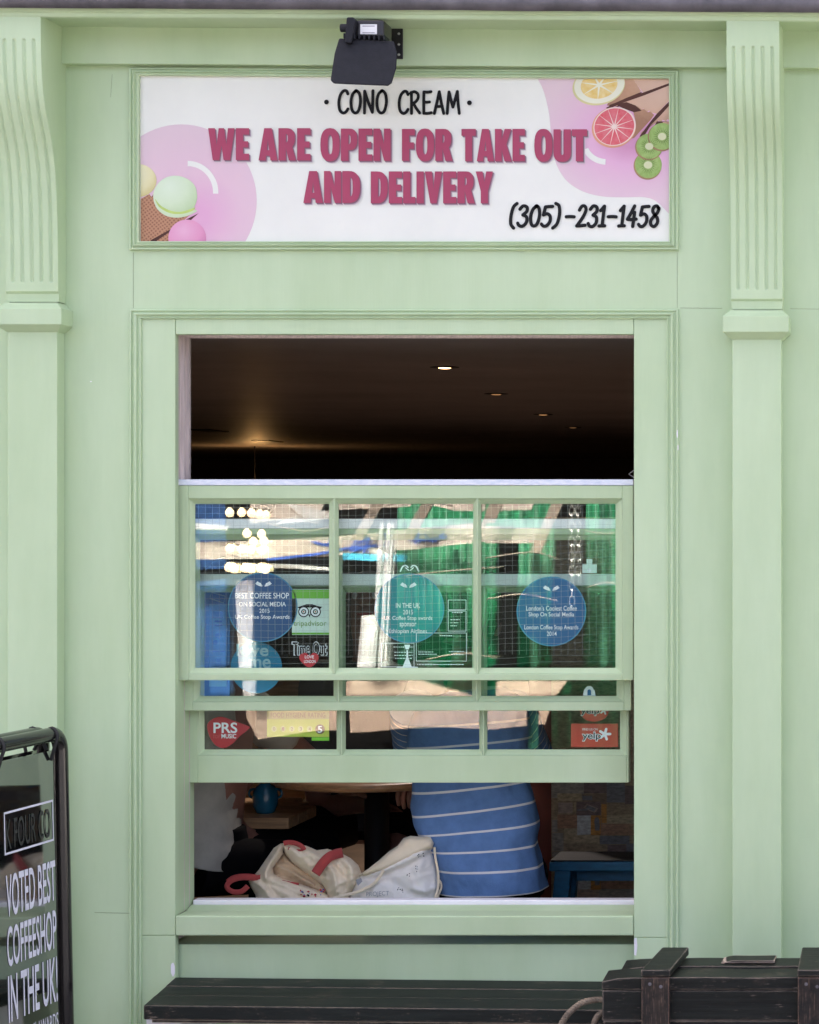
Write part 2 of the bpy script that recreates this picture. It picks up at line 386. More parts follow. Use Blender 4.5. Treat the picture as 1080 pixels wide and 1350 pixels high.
def pillow_shape(bm, outline, depth, thick, res=6.0, folds=(), rnd=.9, seed=0, mi=0, power=.5, noise_amp=.25, crease=0.0):
    """cloth body grown from an outline (pixels) at its own depth; thickness swells away from the rim, folds are ridges (pts, height, width)"""
    ol = [Vector(p) for p in outline]
    def dseg(p, a, b):
        ab = b - a; t = max(0, min(1, (p - a).dot(ab) / max(1e-9, ab.dot(ab)))); return (p - a - ab * t).length
    def dist(p): return min(dseg(p, ol[i - 1], ol[i]) for i in range(len(ol)))
    def inside(p):
        c = False
        for i in range(len(ol)):
            a, b = ol[i - 1], ol[i]
            if (a.y > p.y) != (b.y > p.y) and p.x < (b.x - a.x) * (p.y - a.y) / (b.y - a.y) + a.x: c = not c
        return c
    x0, x1 = min(p.x for p in ol), max(p.x for p in ol); y0, y1 = min(p.y for p in ol), max(p.y for p in ol)
    rim = []
    for i in range(len(ol)):
        a, b = ol[i], ol[(i + 1) % len(ol)]; k = max(1, int((b - a).length / res))
        rim += [a + (b - a) * (j / k) for j in range(k)]
    pts = list(rim); yy = y0 + res / 2; row = 0
    while yy < y1:
        xx = x0 + (res / 2 if row % 2 else 0)
        while xx < x1:
            p = Vector((xx, yy))
            if inside(p) and dist(p) > res * .45: pts.append(p)
            xx += res
        yy += res * .87; row += 1
    n = len(rim)
    res_ = delaunay_2d_cdt([Vector((p.x, p.y)) for p in pts], [(i, (i + 1) % n) for i in range(n)], [list(range(n))], 1, 1e-6)
    V2, F = res_[0], res_[2]
    rmax = max(dist(p) for p in pts) if len(pts) > n else 1
    fr, bk = [], []
    for p in V2:
        d = min(1, dist(p) / (rmax * rnd)); h = thick * (1 - (1 - d) ** 2) ** power
        f = 0
        for line, hh, ww in folds:
            dd = min(dseg(p, Vector(line[i]), Vector(line[i + 1])) for i in range(len(line) - 1))
            f += hh * math.exp(-(dd / ww) ** 2)
        nz = mnoise.noise(Vector((p.x * .045, p.y * .03, seed))) + .5 * mnoise.noise(Vector((p.x * .11, p.y * .08, seed + 5)))
        e = min(1, d * 3)
        if crease:
            q1 = mnoise.noise(Vector((p.x * .050 + p.y * .030, p.y * .055 - p.x * .02, seed + 11))); q2 = mnoise.noise(Vector((p.x * .085 - p.y * .05, p.y * .10 + p.x * .03, seed + 17)))
            f += crease * ((1 - min(1, abs(q1) * 3.2)) ** 2 + .55 * (1 - min(1, abs(q2) * 3.2)) ** 2 - .5)
        y = depth - h - (f + nz * thick * noise_amp) * e
        fr.append(bm.verts.new(P(p.x, p.y, y)))
        bk.append(bm.verts.new(P(p.x, p.y, depth + h * .6)))
    fs = []
    for f in F:
        if len(f) < 3: continue
        fs.append(bm.faces.new([fr[i] for i in f])); fs.append(bm.faces.new([bk[i] for i in f][::-1]))
    for f in fs: f.smooth = True; f.material_index = mi
    bmesh.ops.remove_doubles(bm, verts=bm.verts, dist=1e-5)
    bmesh.ops.recalc_face_normals(bm, faces=bm.faces)

# ---------------------------------------------------------------- materials
GB = (.463, .590, .372)
green_paint('green', GB); green_paint('green_trim', GB, .6, .15)
green_paint('green_sash', (.44, .556, .345), 1.6)
mat('cream_edge', (.62, .60, .57), .6, var=.15, scale=30, bump=.2)
mat('white_worn', (.74, .76, .80), .5, var=.10, scale=40, col2=(.52, .58, .68), bump=.2, stretch=(1, 1, 3))
mat('white_rail', (.90, .89, .87), .4, var=.03); mat('white_paint', (.78, .76, .78), .45, var=.06, scale=12)
mat('bare_wood', (.68, .59, .55), .65, var=.15, scale=10, stretch=(12, 12, .6), bump=.4, bscale=60)
mat('lead', (.115, .105, .115), .55, .0, var=.35, scale=9, bump=.6, bscale=50)
mat('shadow_print', (.17, .085, .115), .6, var=0); mat('shadow_print_mid', (.36, .27, .31), .6, var=0); mat('shadow_print_pale', (.58, .53, .55), .6, var=0)
mat('sign_white', (.755, .762, .685), .36, var=.025, scale=5, bump=.12, bscale=5)
mat('sign_magenta', (.36, .036, .095), .45, var=.03, scale=14)
mat('ink', (.006, .006, .007), .6, var=0, spec=.2)
mat('ink_soft', (.009, .009, .010), .6, var=0, spec=.2)
mat('pink', (.69, .45, .56), .45, var=.05, scale=2.5, col2=(.66, .50, .56))
mat('pink2', (.69, .43, .55), .45, var=.05, scale=2.5, col2=(.66, .48, .55))
mat('scoop_yellow', (.66, .64, .34), .6, var=.10, scale=12)
mat('scoop_green', (.56, .68, .46), .6, var=.08, scale=12, col2=(.66, .72, .58))
mat('scoop_lime', (.50, .66, .16), .6, var=.15, scale=30)
mat('scoop_pink', (.66, .26, .42), .6, var=.10, scale=12, col2=(.68, .34, .48))
mat('pink_mid', (.63, .37, .55), .5, var=.03); mat('pink_deep', (.57, .30, .47), .5, var=.03); mat('scoop_y2', (.70, .68, .42), .6, var=.08, scale=12); mat('scoop_g2', (.585, .695, .505), .6, var=.06, scale=14); mat('scoop_g3', (.61, .705, .54), .6, var=.05, scale=14); mat('scoop_p2', (.68, .30, .455), .6, var=.08, scale=14); mat('scoop_p3', (.70, .345, .49), .6, var=.06, scale=14)
mat('paper_brown', (.48, .27, .16), .7, var=.16, scale=20); mat('paper_light', (.60, .38, .26), .7, var=.12, scale=22)
mat('wafer_gap', (.09, .03, .02), .8, var=.2)
mat('lemon_rind', (.66, .62, .30), .5, var=.08); mat('lemon_pith', (.74, .74, .58), .5, var=.05); mat('lemon_flesh', (.68, .46, .10), .4, var=.25, scale=60, col2=(.74, .62, .30))
mat('gf_rind', (.66, .32, .18), .5, var=.1); mat('gf_pith', (.75, .62, .54), .5, var=.05); mat('gf_flesh', (.60, .06, .08), .4, var=.3, scale=70, col2=(.62, .16, .18))
mat('kiwi_rim', (.36, .22, .10), .6, var=.2); mat('kiwi_green', (.20, .33, .06), .5, scale=70, col2=(.32, .46, .14)); mat('kiwi_core', (.62, .64, .38), .5, var=.1); mat('kiwi_dark', (.10, .16, .03), .5, var=.1)
def wafer_mat():
    m = mat('wafer', (.40, .20, .11), .75, var=.15, scale=30); N = NT(m)
    tc = N.n('ShaderNodeTexCoord'); mp = N.n('ShaderNodeMapping', Rotation=(0, R(38), 0)); N.l(tc.outputs['Object'], mp.inputs[0])
    out = None
    for ax in ('X', 'Z'):
        wv = N.n('ShaderNodeTexWave', Scale=40.0, Distortion=3.0); wv.bands_direction = ax; N.l(mp.outputs[0], wv.inputs['Vector'])
        if out is None: out = wv.outputs['Fac']
        else:
            mx = N.n('ShaderNodeMath'); mx.operation = 'MULTIPLY'; N.l(out, mx.inputs[0]); N.l(wv.outputs['Fac'], mx.inputs[1]); out = mx.outputs[0]
    cr = N.n('ShaderNodeValToRGB'); N.l(out, cr.inputs[0]); cr.color_ramp.elements[0].color = (.44, .23, .13, 1); cr.color_ramp.elements[1].color = (.20, .08, .045, 1)
    N.l(cr.outputs[0], N.b.inputs['Base Color'])
wafer_mat()
mat('lamp_black', (.013, .014, .019), .6, spec=.22, var=.15, scale=60, bump=.5, bscale=420)
mat('lamp_gloss', (.014, .013, .014), .35, var=.1); mat('steel', (.6, .6, .6), .3, 1.0, var=.1); mat('label_white', (.72, .73, .72), .4, var=.05)
mat('label_grey', (.30, .30, .32), .5, var=.05)
glass_mat('pane_outer', .05); glass_mat('pane_inner', .045)
mat('mesh_wire', (.45, .46, .44), .4, .5, var=.1)
mat('floor_dark', (.22, .15, .10), .5, var=.3, scale=3); mat('plaster_dark', (.12, .10, .09), .8, var=.15)
mat('ceiling_gloss', (.40, .355, .355), .50, var=.12, scale=2, bump=.15, bscale=40)
mat('red_brown', (.22, .045, .022), .5, var=.15, scale=8)
mat('pavement', (.17, .165, .155), .85, var=.2, scale=4, bump=.4, bscale=60)
mat('asphalt', (.06, .06, .062), .9, var=.2, scale=8, bump=.5, bscale=150)
worn_black('bench_black', (.006, .008, .007), (.46, .36, .28), .7, (2.2, 36, 36), .1)
worn_black('crate_black', (.006, .007, .006), (.42, .33, .27), 1.0, (2.2, 36, 36), .35)
worn_black('crate_black_upright', (.010, .009, .009), (.44, .27, .19), 1.3, (30, 30, 3), .8)
mat('rope', (.20, .155, .115), .9, var=.3, scale=60, bump=1.0, bscale=260)
mat('tube_black', (.012, .010, .010), .22, var=.15, scale=9, coat=.3)
mat('board_gloss', (.008, .009, .009), .05, var=.1).node_tree.nodes['Principled BSDF'].inputs['IOR'].default_value = 4.0
mat('letter_white', (.72, .72, .80), .5, var=.06, scale=25)
mat('faint_letter', (.035, .035, .032), .5, var=.05); mat('faint_patch', (.012, .012, .011), .25, var=.05)
mat('rubber', (.012, .012, .012), .7)
mat('denim_dark', (.004, .004, .005), .9, bump=.3, spec=.1); mat('charcoal_cloth', (.05, .046, .046), .85, var=.15, bump=.4, bscale=300)
mat('grey_tee', (.46, .44, .38), .85, var=.10, scale=14, bump=.4, bscale=320)
mat('skin', (.42, .22, .155), .5, var=.08, scale=20); mat('skin_b', (.30, .14, .10), .5, var=.08, scale=20)
mat('hair_brown', (.035, .02, .012), .5, var=.3, scale=40, stretch=(1, 1, .2)); mat('hair_dark', (.012, .010, .009), .5, var=.3, scale=40)
mat('table_wood', (.52, .27, .13), .35, var=.18, scale=6, stretch=(1.5, 14, 14), bump=.2)
mat('plank_wood', (.46, .27, .13), .5, var=.22, scale=6, stretch=(1.2, 16, 16), bump=.2)
mat('iron_black', (.014, .013, .014), .4, var=.1)
mat('pot_blue', (.012, .13, .23), .25, var=.12, scale=15, coat=.4); mat('pot_lid', (.50, .34, .07), .5)
mat('seat_grey', (.020, .021, .022), .6, var=.3, scale=7, stretch=(1, 8, 8), bump=.4); mat('stool_blue', (.018, .16, .30), .45, var=.18, scale=12, stretch=(2, 2, 8), bump=.2)
def cloth(name, col, var=.06, fold=60):
    m = mat(name, col, .9, var=var, scale=9); N = NT(m); tc = N.n('ShaderNodeTexCoord'); prev = None
    for ax in ('X', 'Z'):
        wv = N.n('ShaderNodeTexWave', Scale=240.0, Distortion=1.0); wv.bands_direction = ax; N.l(tc.outputs['Object'], wv.inputs['Vector'])
        bp = N.n('ShaderNodeBump', Strength=.25, Distance=.0008); N.l(wv.outputs['Fac'], bp.inputs['Height'])
        if prev: N.l(prev.outputs[0], bp.inputs['Normal'])
        prev = bp
    nz = N.n('ShaderNodeTexNoise', Scale=16.0, Detail=3.0); N.l(tc.outputs['Object'], nz.inputs['Vector'])
    bp = N.n('ShaderNodeBump', Strength=.22, Distance=.008); N.l(nz.outputs[0], bp.inputs['Height']); N.l(prev.outputs[0], bp.inputs['Normal'])
    N.l(bp.outputs[0], N.b.inputs['Normal']); N.b.inputs['Sheen Weight'].default_value = .2
    return m
cloth('canvas_cream', (.88, .74, .54)); cloth('canvas_cream_shaded', (.66, .49, .31)); cloth('canvas_white', (.90, .85, .78)); cloth('canvas_red', (.46, .062, .055), .1)
def stripe_mat():
    m = mat('blue_stripes', (.10, .195, .40), .85, var=.10, scale=30, bump=.4, bscale=340); N = NT(m)
    uv = N.n('ShaderNodeTexCoord'); sp = N.n('ShaderNodeSeparateXYZ'); N.l(uv.outputs['UV'], sp.inputs[0])
    mu = N.n('ShaderNodeMath'); mu.operation = 'MULTIPLY_ADD'; mu.inputs[1].default_value = STRIPES; mu.inputs[2].default_value = .02; N.l(sp.outputs['Y'], mu.inputs[0])
    fr = N.n('ShaderNodeMath'); fr.operation = 'FRACT'; N.l(mu.outputs[0], fr.inputs[0])
    lt = N.n('ShaderNodeMath'); lt.operation = 'LESS_THAN'; lt.inputs[1].default_value = .105; N.l(fr.outputs[0], lt.inputs[0])
    mx = N.n('ShaderNodeMixRGB'); mx.inputs[2].default_value = (.62, .60, .60, 1)
    tc = N.n('ShaderNodeTexCoord'); mp = N.n('ShaderNodeMapping', Scale=(9, 9, 5), Rotation=(0, R(35), 0)); N.l(tc.outputs['Object'], mp.inputs[0])
    nf = N.n('ShaderNodeTexNoise', Scale=1.0, Detail=3.0, Roughness=.45); nf.inputs['Distortion'].default_value = .8; N.l(mp.outputs[0], nf.inputs['Vector'])
    bf = N.n('ShaderNodeBump', Strength=.55, Distance=.025); N.l(nf.outputs[0], bf.inputs['Height']); old = N.b.inputs['Normal'].links[0].from_node; N.l(bf.outputs[0], old.inputs['Normal'])
    src = N.b.inputs['Base Color'].links[0].from_socket; N.l(lt.outputs[0], mx.inputs[0]); N.l(src, mx.inputs[1]); N.l(mx.outputs[0], N.b.inputs['Base Color'])
STRIPES = 10.0
stripe_mat()
for i, c in enumerate([(.17, .125, .075), (.22, .17, .10), (.12, .085, .055), (.20, .15, .11), (.30, .27, .23), (.25, .12, .03), (.10, .07, .06), (.17, .145, .11), (.10, .095, .09), (.19, .11, .065)]):
    m = mat('print_%d' % i, tuple(min(.8, k * 3.2) for k in c), .75, var=.28, scale=55, stretch=(1, 1, 2.6), col2=tuple(k * 1.4 for k in c))
film('sticker_blue', (.016, .085, .22), .95); film('sticker_teal', (.008, .27, .28), .93); film('sticker_navy', (.012, .125, .30), .93)
mat('sticker_rim', (.05, .25, .40), .4); mat('sticker_white', (.70, .76, .76), .4, var=.03); mat('sticker_print', (.90, .92, .92), .4, var=0)
mat('sticker_cyan', (.02, .30, .55), .4, var=.06); mat('sticker_sky', (.34, .76, .95), .4, var=.05); mat('lettering_sky', (.45, .70, .82), .4, var=0)
mat('leaflet_blue', (.02, .22, .72), .4, var=.1)
mat('sticker_green', (.13, .42, .03), .4, var=.05); mat('sticker_mint', (.55, .70, .60), .4, var=.04); mat('text_green', (.20, .36, .10), .4, var=0)
mat('sticker_lime', (.52, .60, .07), .4, var=.03); mat('sticker_olive', (.36, .36, .12), .4, var=.03); mat('sticker_bright', (.22, .62, .03), .4, var=.03); mat('disc_pale', (.60, .64, .22), .4, var=0)
mat('disc_brown', (.16, .09, .05), .4, var=0)
mat('sticker_red', (.50, .020, .030), .4, var=.05); mat('sticker_pinkred', (.62, .09, .09), .4, var=.05); mat('sticker_orange', (.56, .060, .030), .4, var=.05)
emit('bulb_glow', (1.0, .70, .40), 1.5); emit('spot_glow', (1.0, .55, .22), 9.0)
mat('tarp_green', (.004, .165, .065), .5, var=.25, scale=5, stretch=(3, 3, .4), bump=.4, bscale=20); mat('stall_black', (.003, .003, .003), .7, spec=.1); mat('stall_blue', (.006, .06, .21), .5, var=.2)
mat('stall_board', (.50, .43, .37), .7, var=.2, scale=8, stretch=(1, 8, 8)); mat('stall_timber', (.30, .24, .19), .7, var=.25, scale=9, stretch=(3, 3, 3)); mat('stall_white', (.55, .55, .54), .5, var=.2, scale=12); mat('scrawl_blue', (.02, .08, .40), .5)
mat('stall_cyan', (.05, .38, .55), .5); mat('stall_dkgreen', (.012, .10, .05), .5); mat('stall_canvas', (.46, .34, .26), .7, var=.1); mat('chain_metal', (.6, .6, .58), .3, .9)

# ================================================================ ground and room (setting)
def struct(name, bm, m, bevel=0): return tag(finish(bm, name, m, bevel=bevel), kind='structure')
bm = B(); box(bm, -60, 60, -2.6, .0, -.15, 0); struct('pavement', bm, 'pavement')
bm = B(); box(bm, -60, 60, -60, -2.6, -.4, -.12); struct('road', bm, 'asphalt')
RX0, RX1, RY1, FZ, CEIL = -6.4, 3.2, 16.0, .10, CZ + .51
bm = B(); box(bm, RX0, RX1, .36, RY1, FZ - .1, FZ); struct('interior_floor', bm, 'floor_dark')
bm = B(); box(bm, RX0, RX1, .36, RY1, CEIL, CEIL + .1); struct('interior_ceiling', bm, 'ceiling_gloss')
bm = B(); box(bm, RX0 - .1, RX0, .36, RY1, FZ, CEIL); box(bm, RX1, RX1 + .1, .36, RY1, FZ, CEIL); box(bm, RX0 - .1, RX1 + .1, RY1, RY1 + .1, FZ - .1, CEIL + .1)
struct('interior_walls', bm, 'plaster_dark')

# ================================================================ shop front
SF = thing('cafe_building', (0, 0, 0), 'pale green painted timber shop front with a tall sash window', 'shop front')
WX0, WX1, WT = -6.6, 3.4, .16
xl, xr = Xw(232), Xw(836)
z_head, z_sill, z_apron = Zw(441), Zw(1207), Zw(1233)
bm = B()
cxl, cxr = Xw(188), Xw(880)                                  # casing zone
zc = Zw(420)
SK = .020
box(bm, WX0, xl, 0, SK, 0, 5.3); box(bm, xr, WX1, 0, SK, 0, 5.3)  # upper wall, out of view, carried up high to shade the street
box(bm, xl, xr, 0, SK, z_head, 5.3); box(bm, xl, xr, .03, WT, 0, z_apron - .03)
box(bm, WX0, xl - .04, SK, WT, 0, 5.3); box(bm, xr + .04, WX1, SK, WT, 0, 5.3); box(bm, xl - .04, xr + .04, SK, WT, 2.19, 5.3); box(bm, xl - .04, xl, .03, WT, 0, z_apron - .03); box(bm, xr, xr + .04, .03, WT, 0, z_apron - .03)
box(bm, WX0, WX1, WT, WT + .2, 2.25, 5.3); box(bm, WX0, xl - .2, WT, WT + .2, 0, 2.25); box(bm, xr + .2, WX1, WT, WT + .2, 0, 2.25); box(bm, xl - .2, xr + .2, WT, WT + .2, 0, .5)
wall = finish(bm, 'wall', 'green', SF)
bm = B()                                                     # casing boards with joints
g = .0012
box(bm, cxl, xl - .0005, -.004, .002, z_apron + g, zc); box(bm, cxl, xl - .0005, -.004, .002, .02, z_apron - g)
box(bm, xr + .0005, cxr, -.004, .002, Zw(1236) + g, zc); box(bm, xr + .0005, cxr, -.004, .002, .02, Zw(1236) - g)
box(bm, xl + g, xr - g, -.0045, .002, z_head + .0005, zc - .0003)
finish(bm, 'window_casing', 'green', SF, bevel=.0012)
bm = B()                                                     # three sided moulding round the window
o_ = [(Xw(172), 0), (Xw(172), Zw(408)), (Xw(895), Zw(408)), (Xw(895), 0)]
i_ = [(Xw(188), 0), (Xw(188), Zw(421)), (Xw(879), Zw(421)), (Xw(879), 0)]
frame_strip(bm, o_, i_, [(0, .001), (0, -.008), (.06, -.010), (.16, -.010), (.22, -.005), (.34, -.006), (.44, -.013), (.52, -.015), (.62, -.013), (.68, -.007), (.80, -.008), (.88, -.012), (.96, -.010), (1, -.001)], closed=False)
finish(bm, 'window_moulding', 'green_trim', SF)
bm = B()                                                     # moulding round the sign
so = [(Xw(172), Zw(90)), (Xw(895), Zw(94)), (Xw(895), Zw(330)), (Xw(172), Zw(330))]
si = [(Xw(185.5), Zw(100.5)), (Xw(883), Zw(104.5)), (Xw(883), Zw(319)), (Xw(185.5), Zw(319))]
frame_strip(bm, so, si, [(0, .001), (0, -.010), (.08, -.013), (.2, -.013), (.26, -.008), (.40, -.009), (.46, -.016), (.60, -.018), (.68, -.012), (.80, -.012), (.88, -.016), (1, -.015), (1, .001)])
finish(bm, 'sign_moulding', 'green_trim', SF)
# tilted entablature: 6 px lower on the right over the width of the photograph
TILT = -.0058
def tilt(bm):
    for v in bm.verts: v.co.z += TILT * (v.co.x + 1.0)
bm = B(); box(bm, WX0, WX1, -.030, .0, Zw(83.5, -.03), Zw(36)); tilt(bm); finish(bm, 'frieze', 'green', SF, bevel=.002)
zs = Zw(21.5, -.175)
bm = B()
prof = [(0, zs + .004), (-.150, zs + .004), (-.152, zs), (-.166, zs), (-.170, zs + .003), (-.172, zs + .010), (-.178, zs + .013), (-.180, zs + .017), (-.180, zs + .05), (0, zs + .05)]
prism(bm, [(WX0, y, z) for y, z in prof], (WX1 - WX0, 0, 0)); tilt(bm); cornice = finish(bm, 'cornice', 'green_trim', SF)
bm = B(); n = 240
for k in range(n):
    xa, xb = WX0 + (WX1 - WX0) * k / n, WX0 + (WX1 - WX0) * (k + 1) / n
    if k == 0: prev = None
    ring = []
    for x in (xa, xb) if k == 0 else (xb,):
        wv = .0022 * mnoise.noise(Vector((x * 4, 1, 0))) + .0012 * mnoise.noise(Vector((x * 13, 4, 0)))
        ring.append([bm.verts.new(c) for c in ((x, -.18, zs + .0505), (x, -.187 + wv, zs + .0495), (x, -.190 + wv, zs + .0185 + wv), (x, -.194 + wv, zs + .0175 + wv), (x, -.195 + wv * 1.5, zs + .056), (x, -.02, zs + .085))])
    for rg in ring:
        if prev:
            for a in range(5): bm.faces.new((prev[a], rg[a], rg[a + 1], prev[a + 1]))
        prev = rg
bmesh.ops.recalc_face_normals(bm, faces=bm.faces); tilt(bm)
finish(bm, 'lead_flashing', 'lead', cornice, smooth=True)

# pilasters with capitals and fluted corbels
def make_pilaster(xa, xb, dz, pil_label=None):
    zt = Zw(435, -.05) + dz
    bm = B(); box(bm, xa, xb, -.05, 0, 0, zt + .003)
    pil = finish(bm, 'pilaster', 'green', SF, bevel=.002)
    # capital: block with chamfered top and bottom
    c0, c1 = xa - .022, xb + .022; zt0, zt1 = Zw(437, -.07) + dz, Zw(399, -.07) + dz
    def ring(x0, x1, y, z): return [(x0, 0, z), (x1, 0, z), (x1, y, z), (x0, y, z)]
    lev = [ring(xa - .002, xb + .002, -.052, zt0), ring(c0, c1, -.078, zt0 + .018), ring(c0, c1, -.078, zt1 - .016), ring(xa - .006, xb + .006, -.060, zt1 - .002), ring(xa - .006, xb + .006, -.060, zt1 + .001)]
    bm = B(); vv = [[bm.verts.new(p) for p in r] for r in lev]
    for a, b in zip(vv, vv[1:]):
        for k in range(4): bm.faces.new((a[k], a[(k + 1) % 4], b[(k + 1) % 4], b[k]))
    bm.faces.new(vv[0]); bm.faces.new(vv[-1]); bmesh.ops.recalc_face_normals(bm, faces=bm.faces)
    finish(bm, 'capital', 'green_trim', pil, bevel=.0018)
    # corbel: S curve profile (py -> depth), grooves cut into the face
    ks = [(14, -.168), (50, -.167), (80, -.164), (110, -.157), (135, -.144), (160, -.121), (185, -.097), (210, -.080), (240, -.068), (280, -.060), (330, -.056), (384, -.0535)]
    X0, X1 = xa - .003, xb + .004
    def dep(py):
        for (a, ya), (b, yb) in zip(ks, ks[1:]):
            if a <= py <= b:
                t = (py - a) / (b - a); return ya + (yb - ya) * t
        return ks[-1][1]
    sm = lambda py: sum(dep(min(384, max(14, py + o))) for o in range(-14, 15, 2)) / 15
    bm = B(); NX, rows = 76, []
    gw = .0043; gx = [X0 + (X1 - X0) * (.135 + .1825 * k) for k in range(5)]
    py = 14.0; pys = []
    while py < 384: pys.append(py); py += (1.2 if (45 < py < 62 or 362 < py < 378) else 4.0)
    pys.append(384.0)
    for py in pys:
        y = sm(py); z = Zw(py, y) + dz
        row = []
        for k in range(NX + 1):
            x = X0 + (X1 - X0) * k / NX; dd = 0
            for c in gx:
                zz = 0
                if py < 53: zz = (53 - py) * .00195
                elif py > 370: zz = (py - 370) * .00195
                d = math.hypot(x - c, zz)
                if d < gw: dd = max(dd, .0050 * math.sqrt(max(0, 1 - (d / gw) ** 2)))
            row.append(bm.verts.new((x, y + dd, z)))
        rows.append(row)
    fs = []
    for a, b in zip(rows, rows[1:]):
        for k in range(NX): fs.append(bm.faces.new((a[k], a[k + 1], b[k + 1], b[k])))
    for f in fs: f.smooth = True
    for side, sx in ((0, X0), (NX, X1)):                    # flanks
        w_ = [bm.verts.new((sx, -.0, r[side].co.z)) for r in rows]
        d_ = [bm.verts.new(r[side].co) for r in rows]
        for k in range(len(rows) - 1): bm.faces.new((d_[k], d_[k + 1], w_[k + 1], w_[k]))
    bl = [bm.verts.new(rows[-1][0].co), bm.verts.new(rows[-1][-1].co)]
    zb = Zw(398, -.05) + dz                                  # sloping underside and foot block
    q = [bm.verts.new((X0, -.047, bl[0].co.z - .006)), bm.verts.new((X1, -.047, bl[0].co.z - .006)), bm.verts.new((X0 + .002, -.046, zb)), bm.verts.new((X1 - .002, -.046, zb))]
    bm.faces.new((bl[0], bl[1], q[1], q[0])); bm.faces.new((q[0], q[1], q[3], q[2]))
    e = [bm.verts.new((X0, 0, bl[0].co.z)), bm.verts.new((X0 + .002, 0, zb)), bm.verts.new((X1, 0, bl[0].co.z)), bm.verts.new((X1 - .002, 0, zb))]
    bm.faces.new((bl[0], q[0], q[2], e[1], e[0])); bm.faces.new((bl[1], e[2], e[3], q[3], q[1]))
    bmesh.ops.recalc_face_normals(bm, faces=bm.faces)
    finish(bm, 'corbel', 'green', pil)
    return pil
make_pilaster(Xw(10, -.05), Xw(75.5, -.05), 0)
make_pilaster(Xw(965.5, -.05), Xw(1030, -.05), -.0195)

# window lining, beads, sill
bm = B()
box(bm, xl - .0398, xl - .010, SK + .0004, .1465, z_apron - .02, 2.1895); box(bm, xr + .008, xr + .0398, SK + .0004, .1465, z_apron - .02, 2.1895)
box(bm, xl - .010, xr + .008, SK + .0004, .152, z_head + .008, z_head + .04)
for yb in (.0665, .1065, .147):
    if yb > .14: continue
    box(bm, xl - .0102, xl - .0005, yb, yb + .003 if yb < .14 else yb + .008, z_sill, z_head + .008); box(bm, xr, xr + .0082, yb, yb + .003 if yb < .14 else yb + .008, z_sill, z_head + .008)
    box(bm, xl, xr, yb + .0006, yb + .0024 if yb < .14 else yb + .008, z_head - .002, z_head + .0085)
lining = finish(bm, 'window_lining', 'bare_wood', SF)
bm = B()
box(bm, xl - .009, xl - .0006, .006, .0655, z_sill - .0, Zw(897, .03)); box(bm, xl - .0095, xl - .0008, .0702, .1055, z_sill, Zw(937, .07))
box(bm, xl - .0098, xl - .001, .110, .146, z_sill, Zw(1032, .11))
finish(bm, 'painted_stop', 'green_sash', lining)
bm = B(); box(bm, xl + .0008, xr - .0008, -.0065, .10, z_apron, z_sill); prism(bm, [(xl + .001, .07, z_sill - .001), (xl + .001, .119, z_sill - .001), (xl + .001, .119, z_sill + .009), (xl + .001, .10, z_sill + .006)], (xr - xl - .002, 0, 0))
sill = finish(bm, 'window_sill', 'green_sash', SF, bevel=.003)
bm = B(); box(bm, xl + .004, xr - .001, .12, .158, Zw(1194.5, .12), Zw(1186.5, .12)); finish(bm, 'white_inner_ledge', 'white_paint', sill, bevel=.003)
# chips where the paint has come off down to white
def chip(px, py, w_, h_, y):
    bm = B(); pts = [(px + w_ * math.cos(a) * (.8 + .35 * random.random()), py + h_ * math.sin(a) * (.85 + .25 * random.random())) for a in [2 * math.pi * k / 14 for k in range(14)]]
    flat(bm, pts, y); finish(bm, 'paint_chip', 'white_paint', SF)
chip(228, 1278, 3.0, 10, -.0048)
bm = B(); flat(bm, [(836.2, 1237), (839.5, 1236), (840.5, 1247), (839, 1260), (836.2, 1259)], -.0048); finish(bm, 'paint_chip', 'white_paint', SF)
for a in ((893, 572, 1.0, 6), (894, 590, .8, 4), (120, 503, 1.2, .8)): chip(*a[:2], a[2], a[3], -.0155 if a[0] > 800 else -.001)

mat('joint_dark', (.20, .26, .15), .7, var=.2)
def hairline(pts, w_, y=-.0005):
    bm = B(); stroke(bm, pts, w_, lambda a, b: P(a, b, y)); finish(bm, 'board_joint', 'joint_dark', SF)
jt = lambda x0, y0, x1, y1, n=14: [(x0 + (x1 - x0) * k / n + .25 * mnoise.noise(Vector((k * .7, x0, y0))), y0 + (y1 - y0) * k / n + .35 * mnoise.noise(Vector((k * .9, y0, x0)))) for k in range(n + 1)]
hairline(jt(897, 406, 952, 406.5), .55); hairline(jt(1042, 407, 1080, 407.5), .5); hairline(jt(176, 333, 176, 406), .5); hairline(jt(893, 333, 893, 406), .45); hairline(jt(125, 1203, 171, 1204), .6); hairline(jt(148, 98, 146, 128), .4);
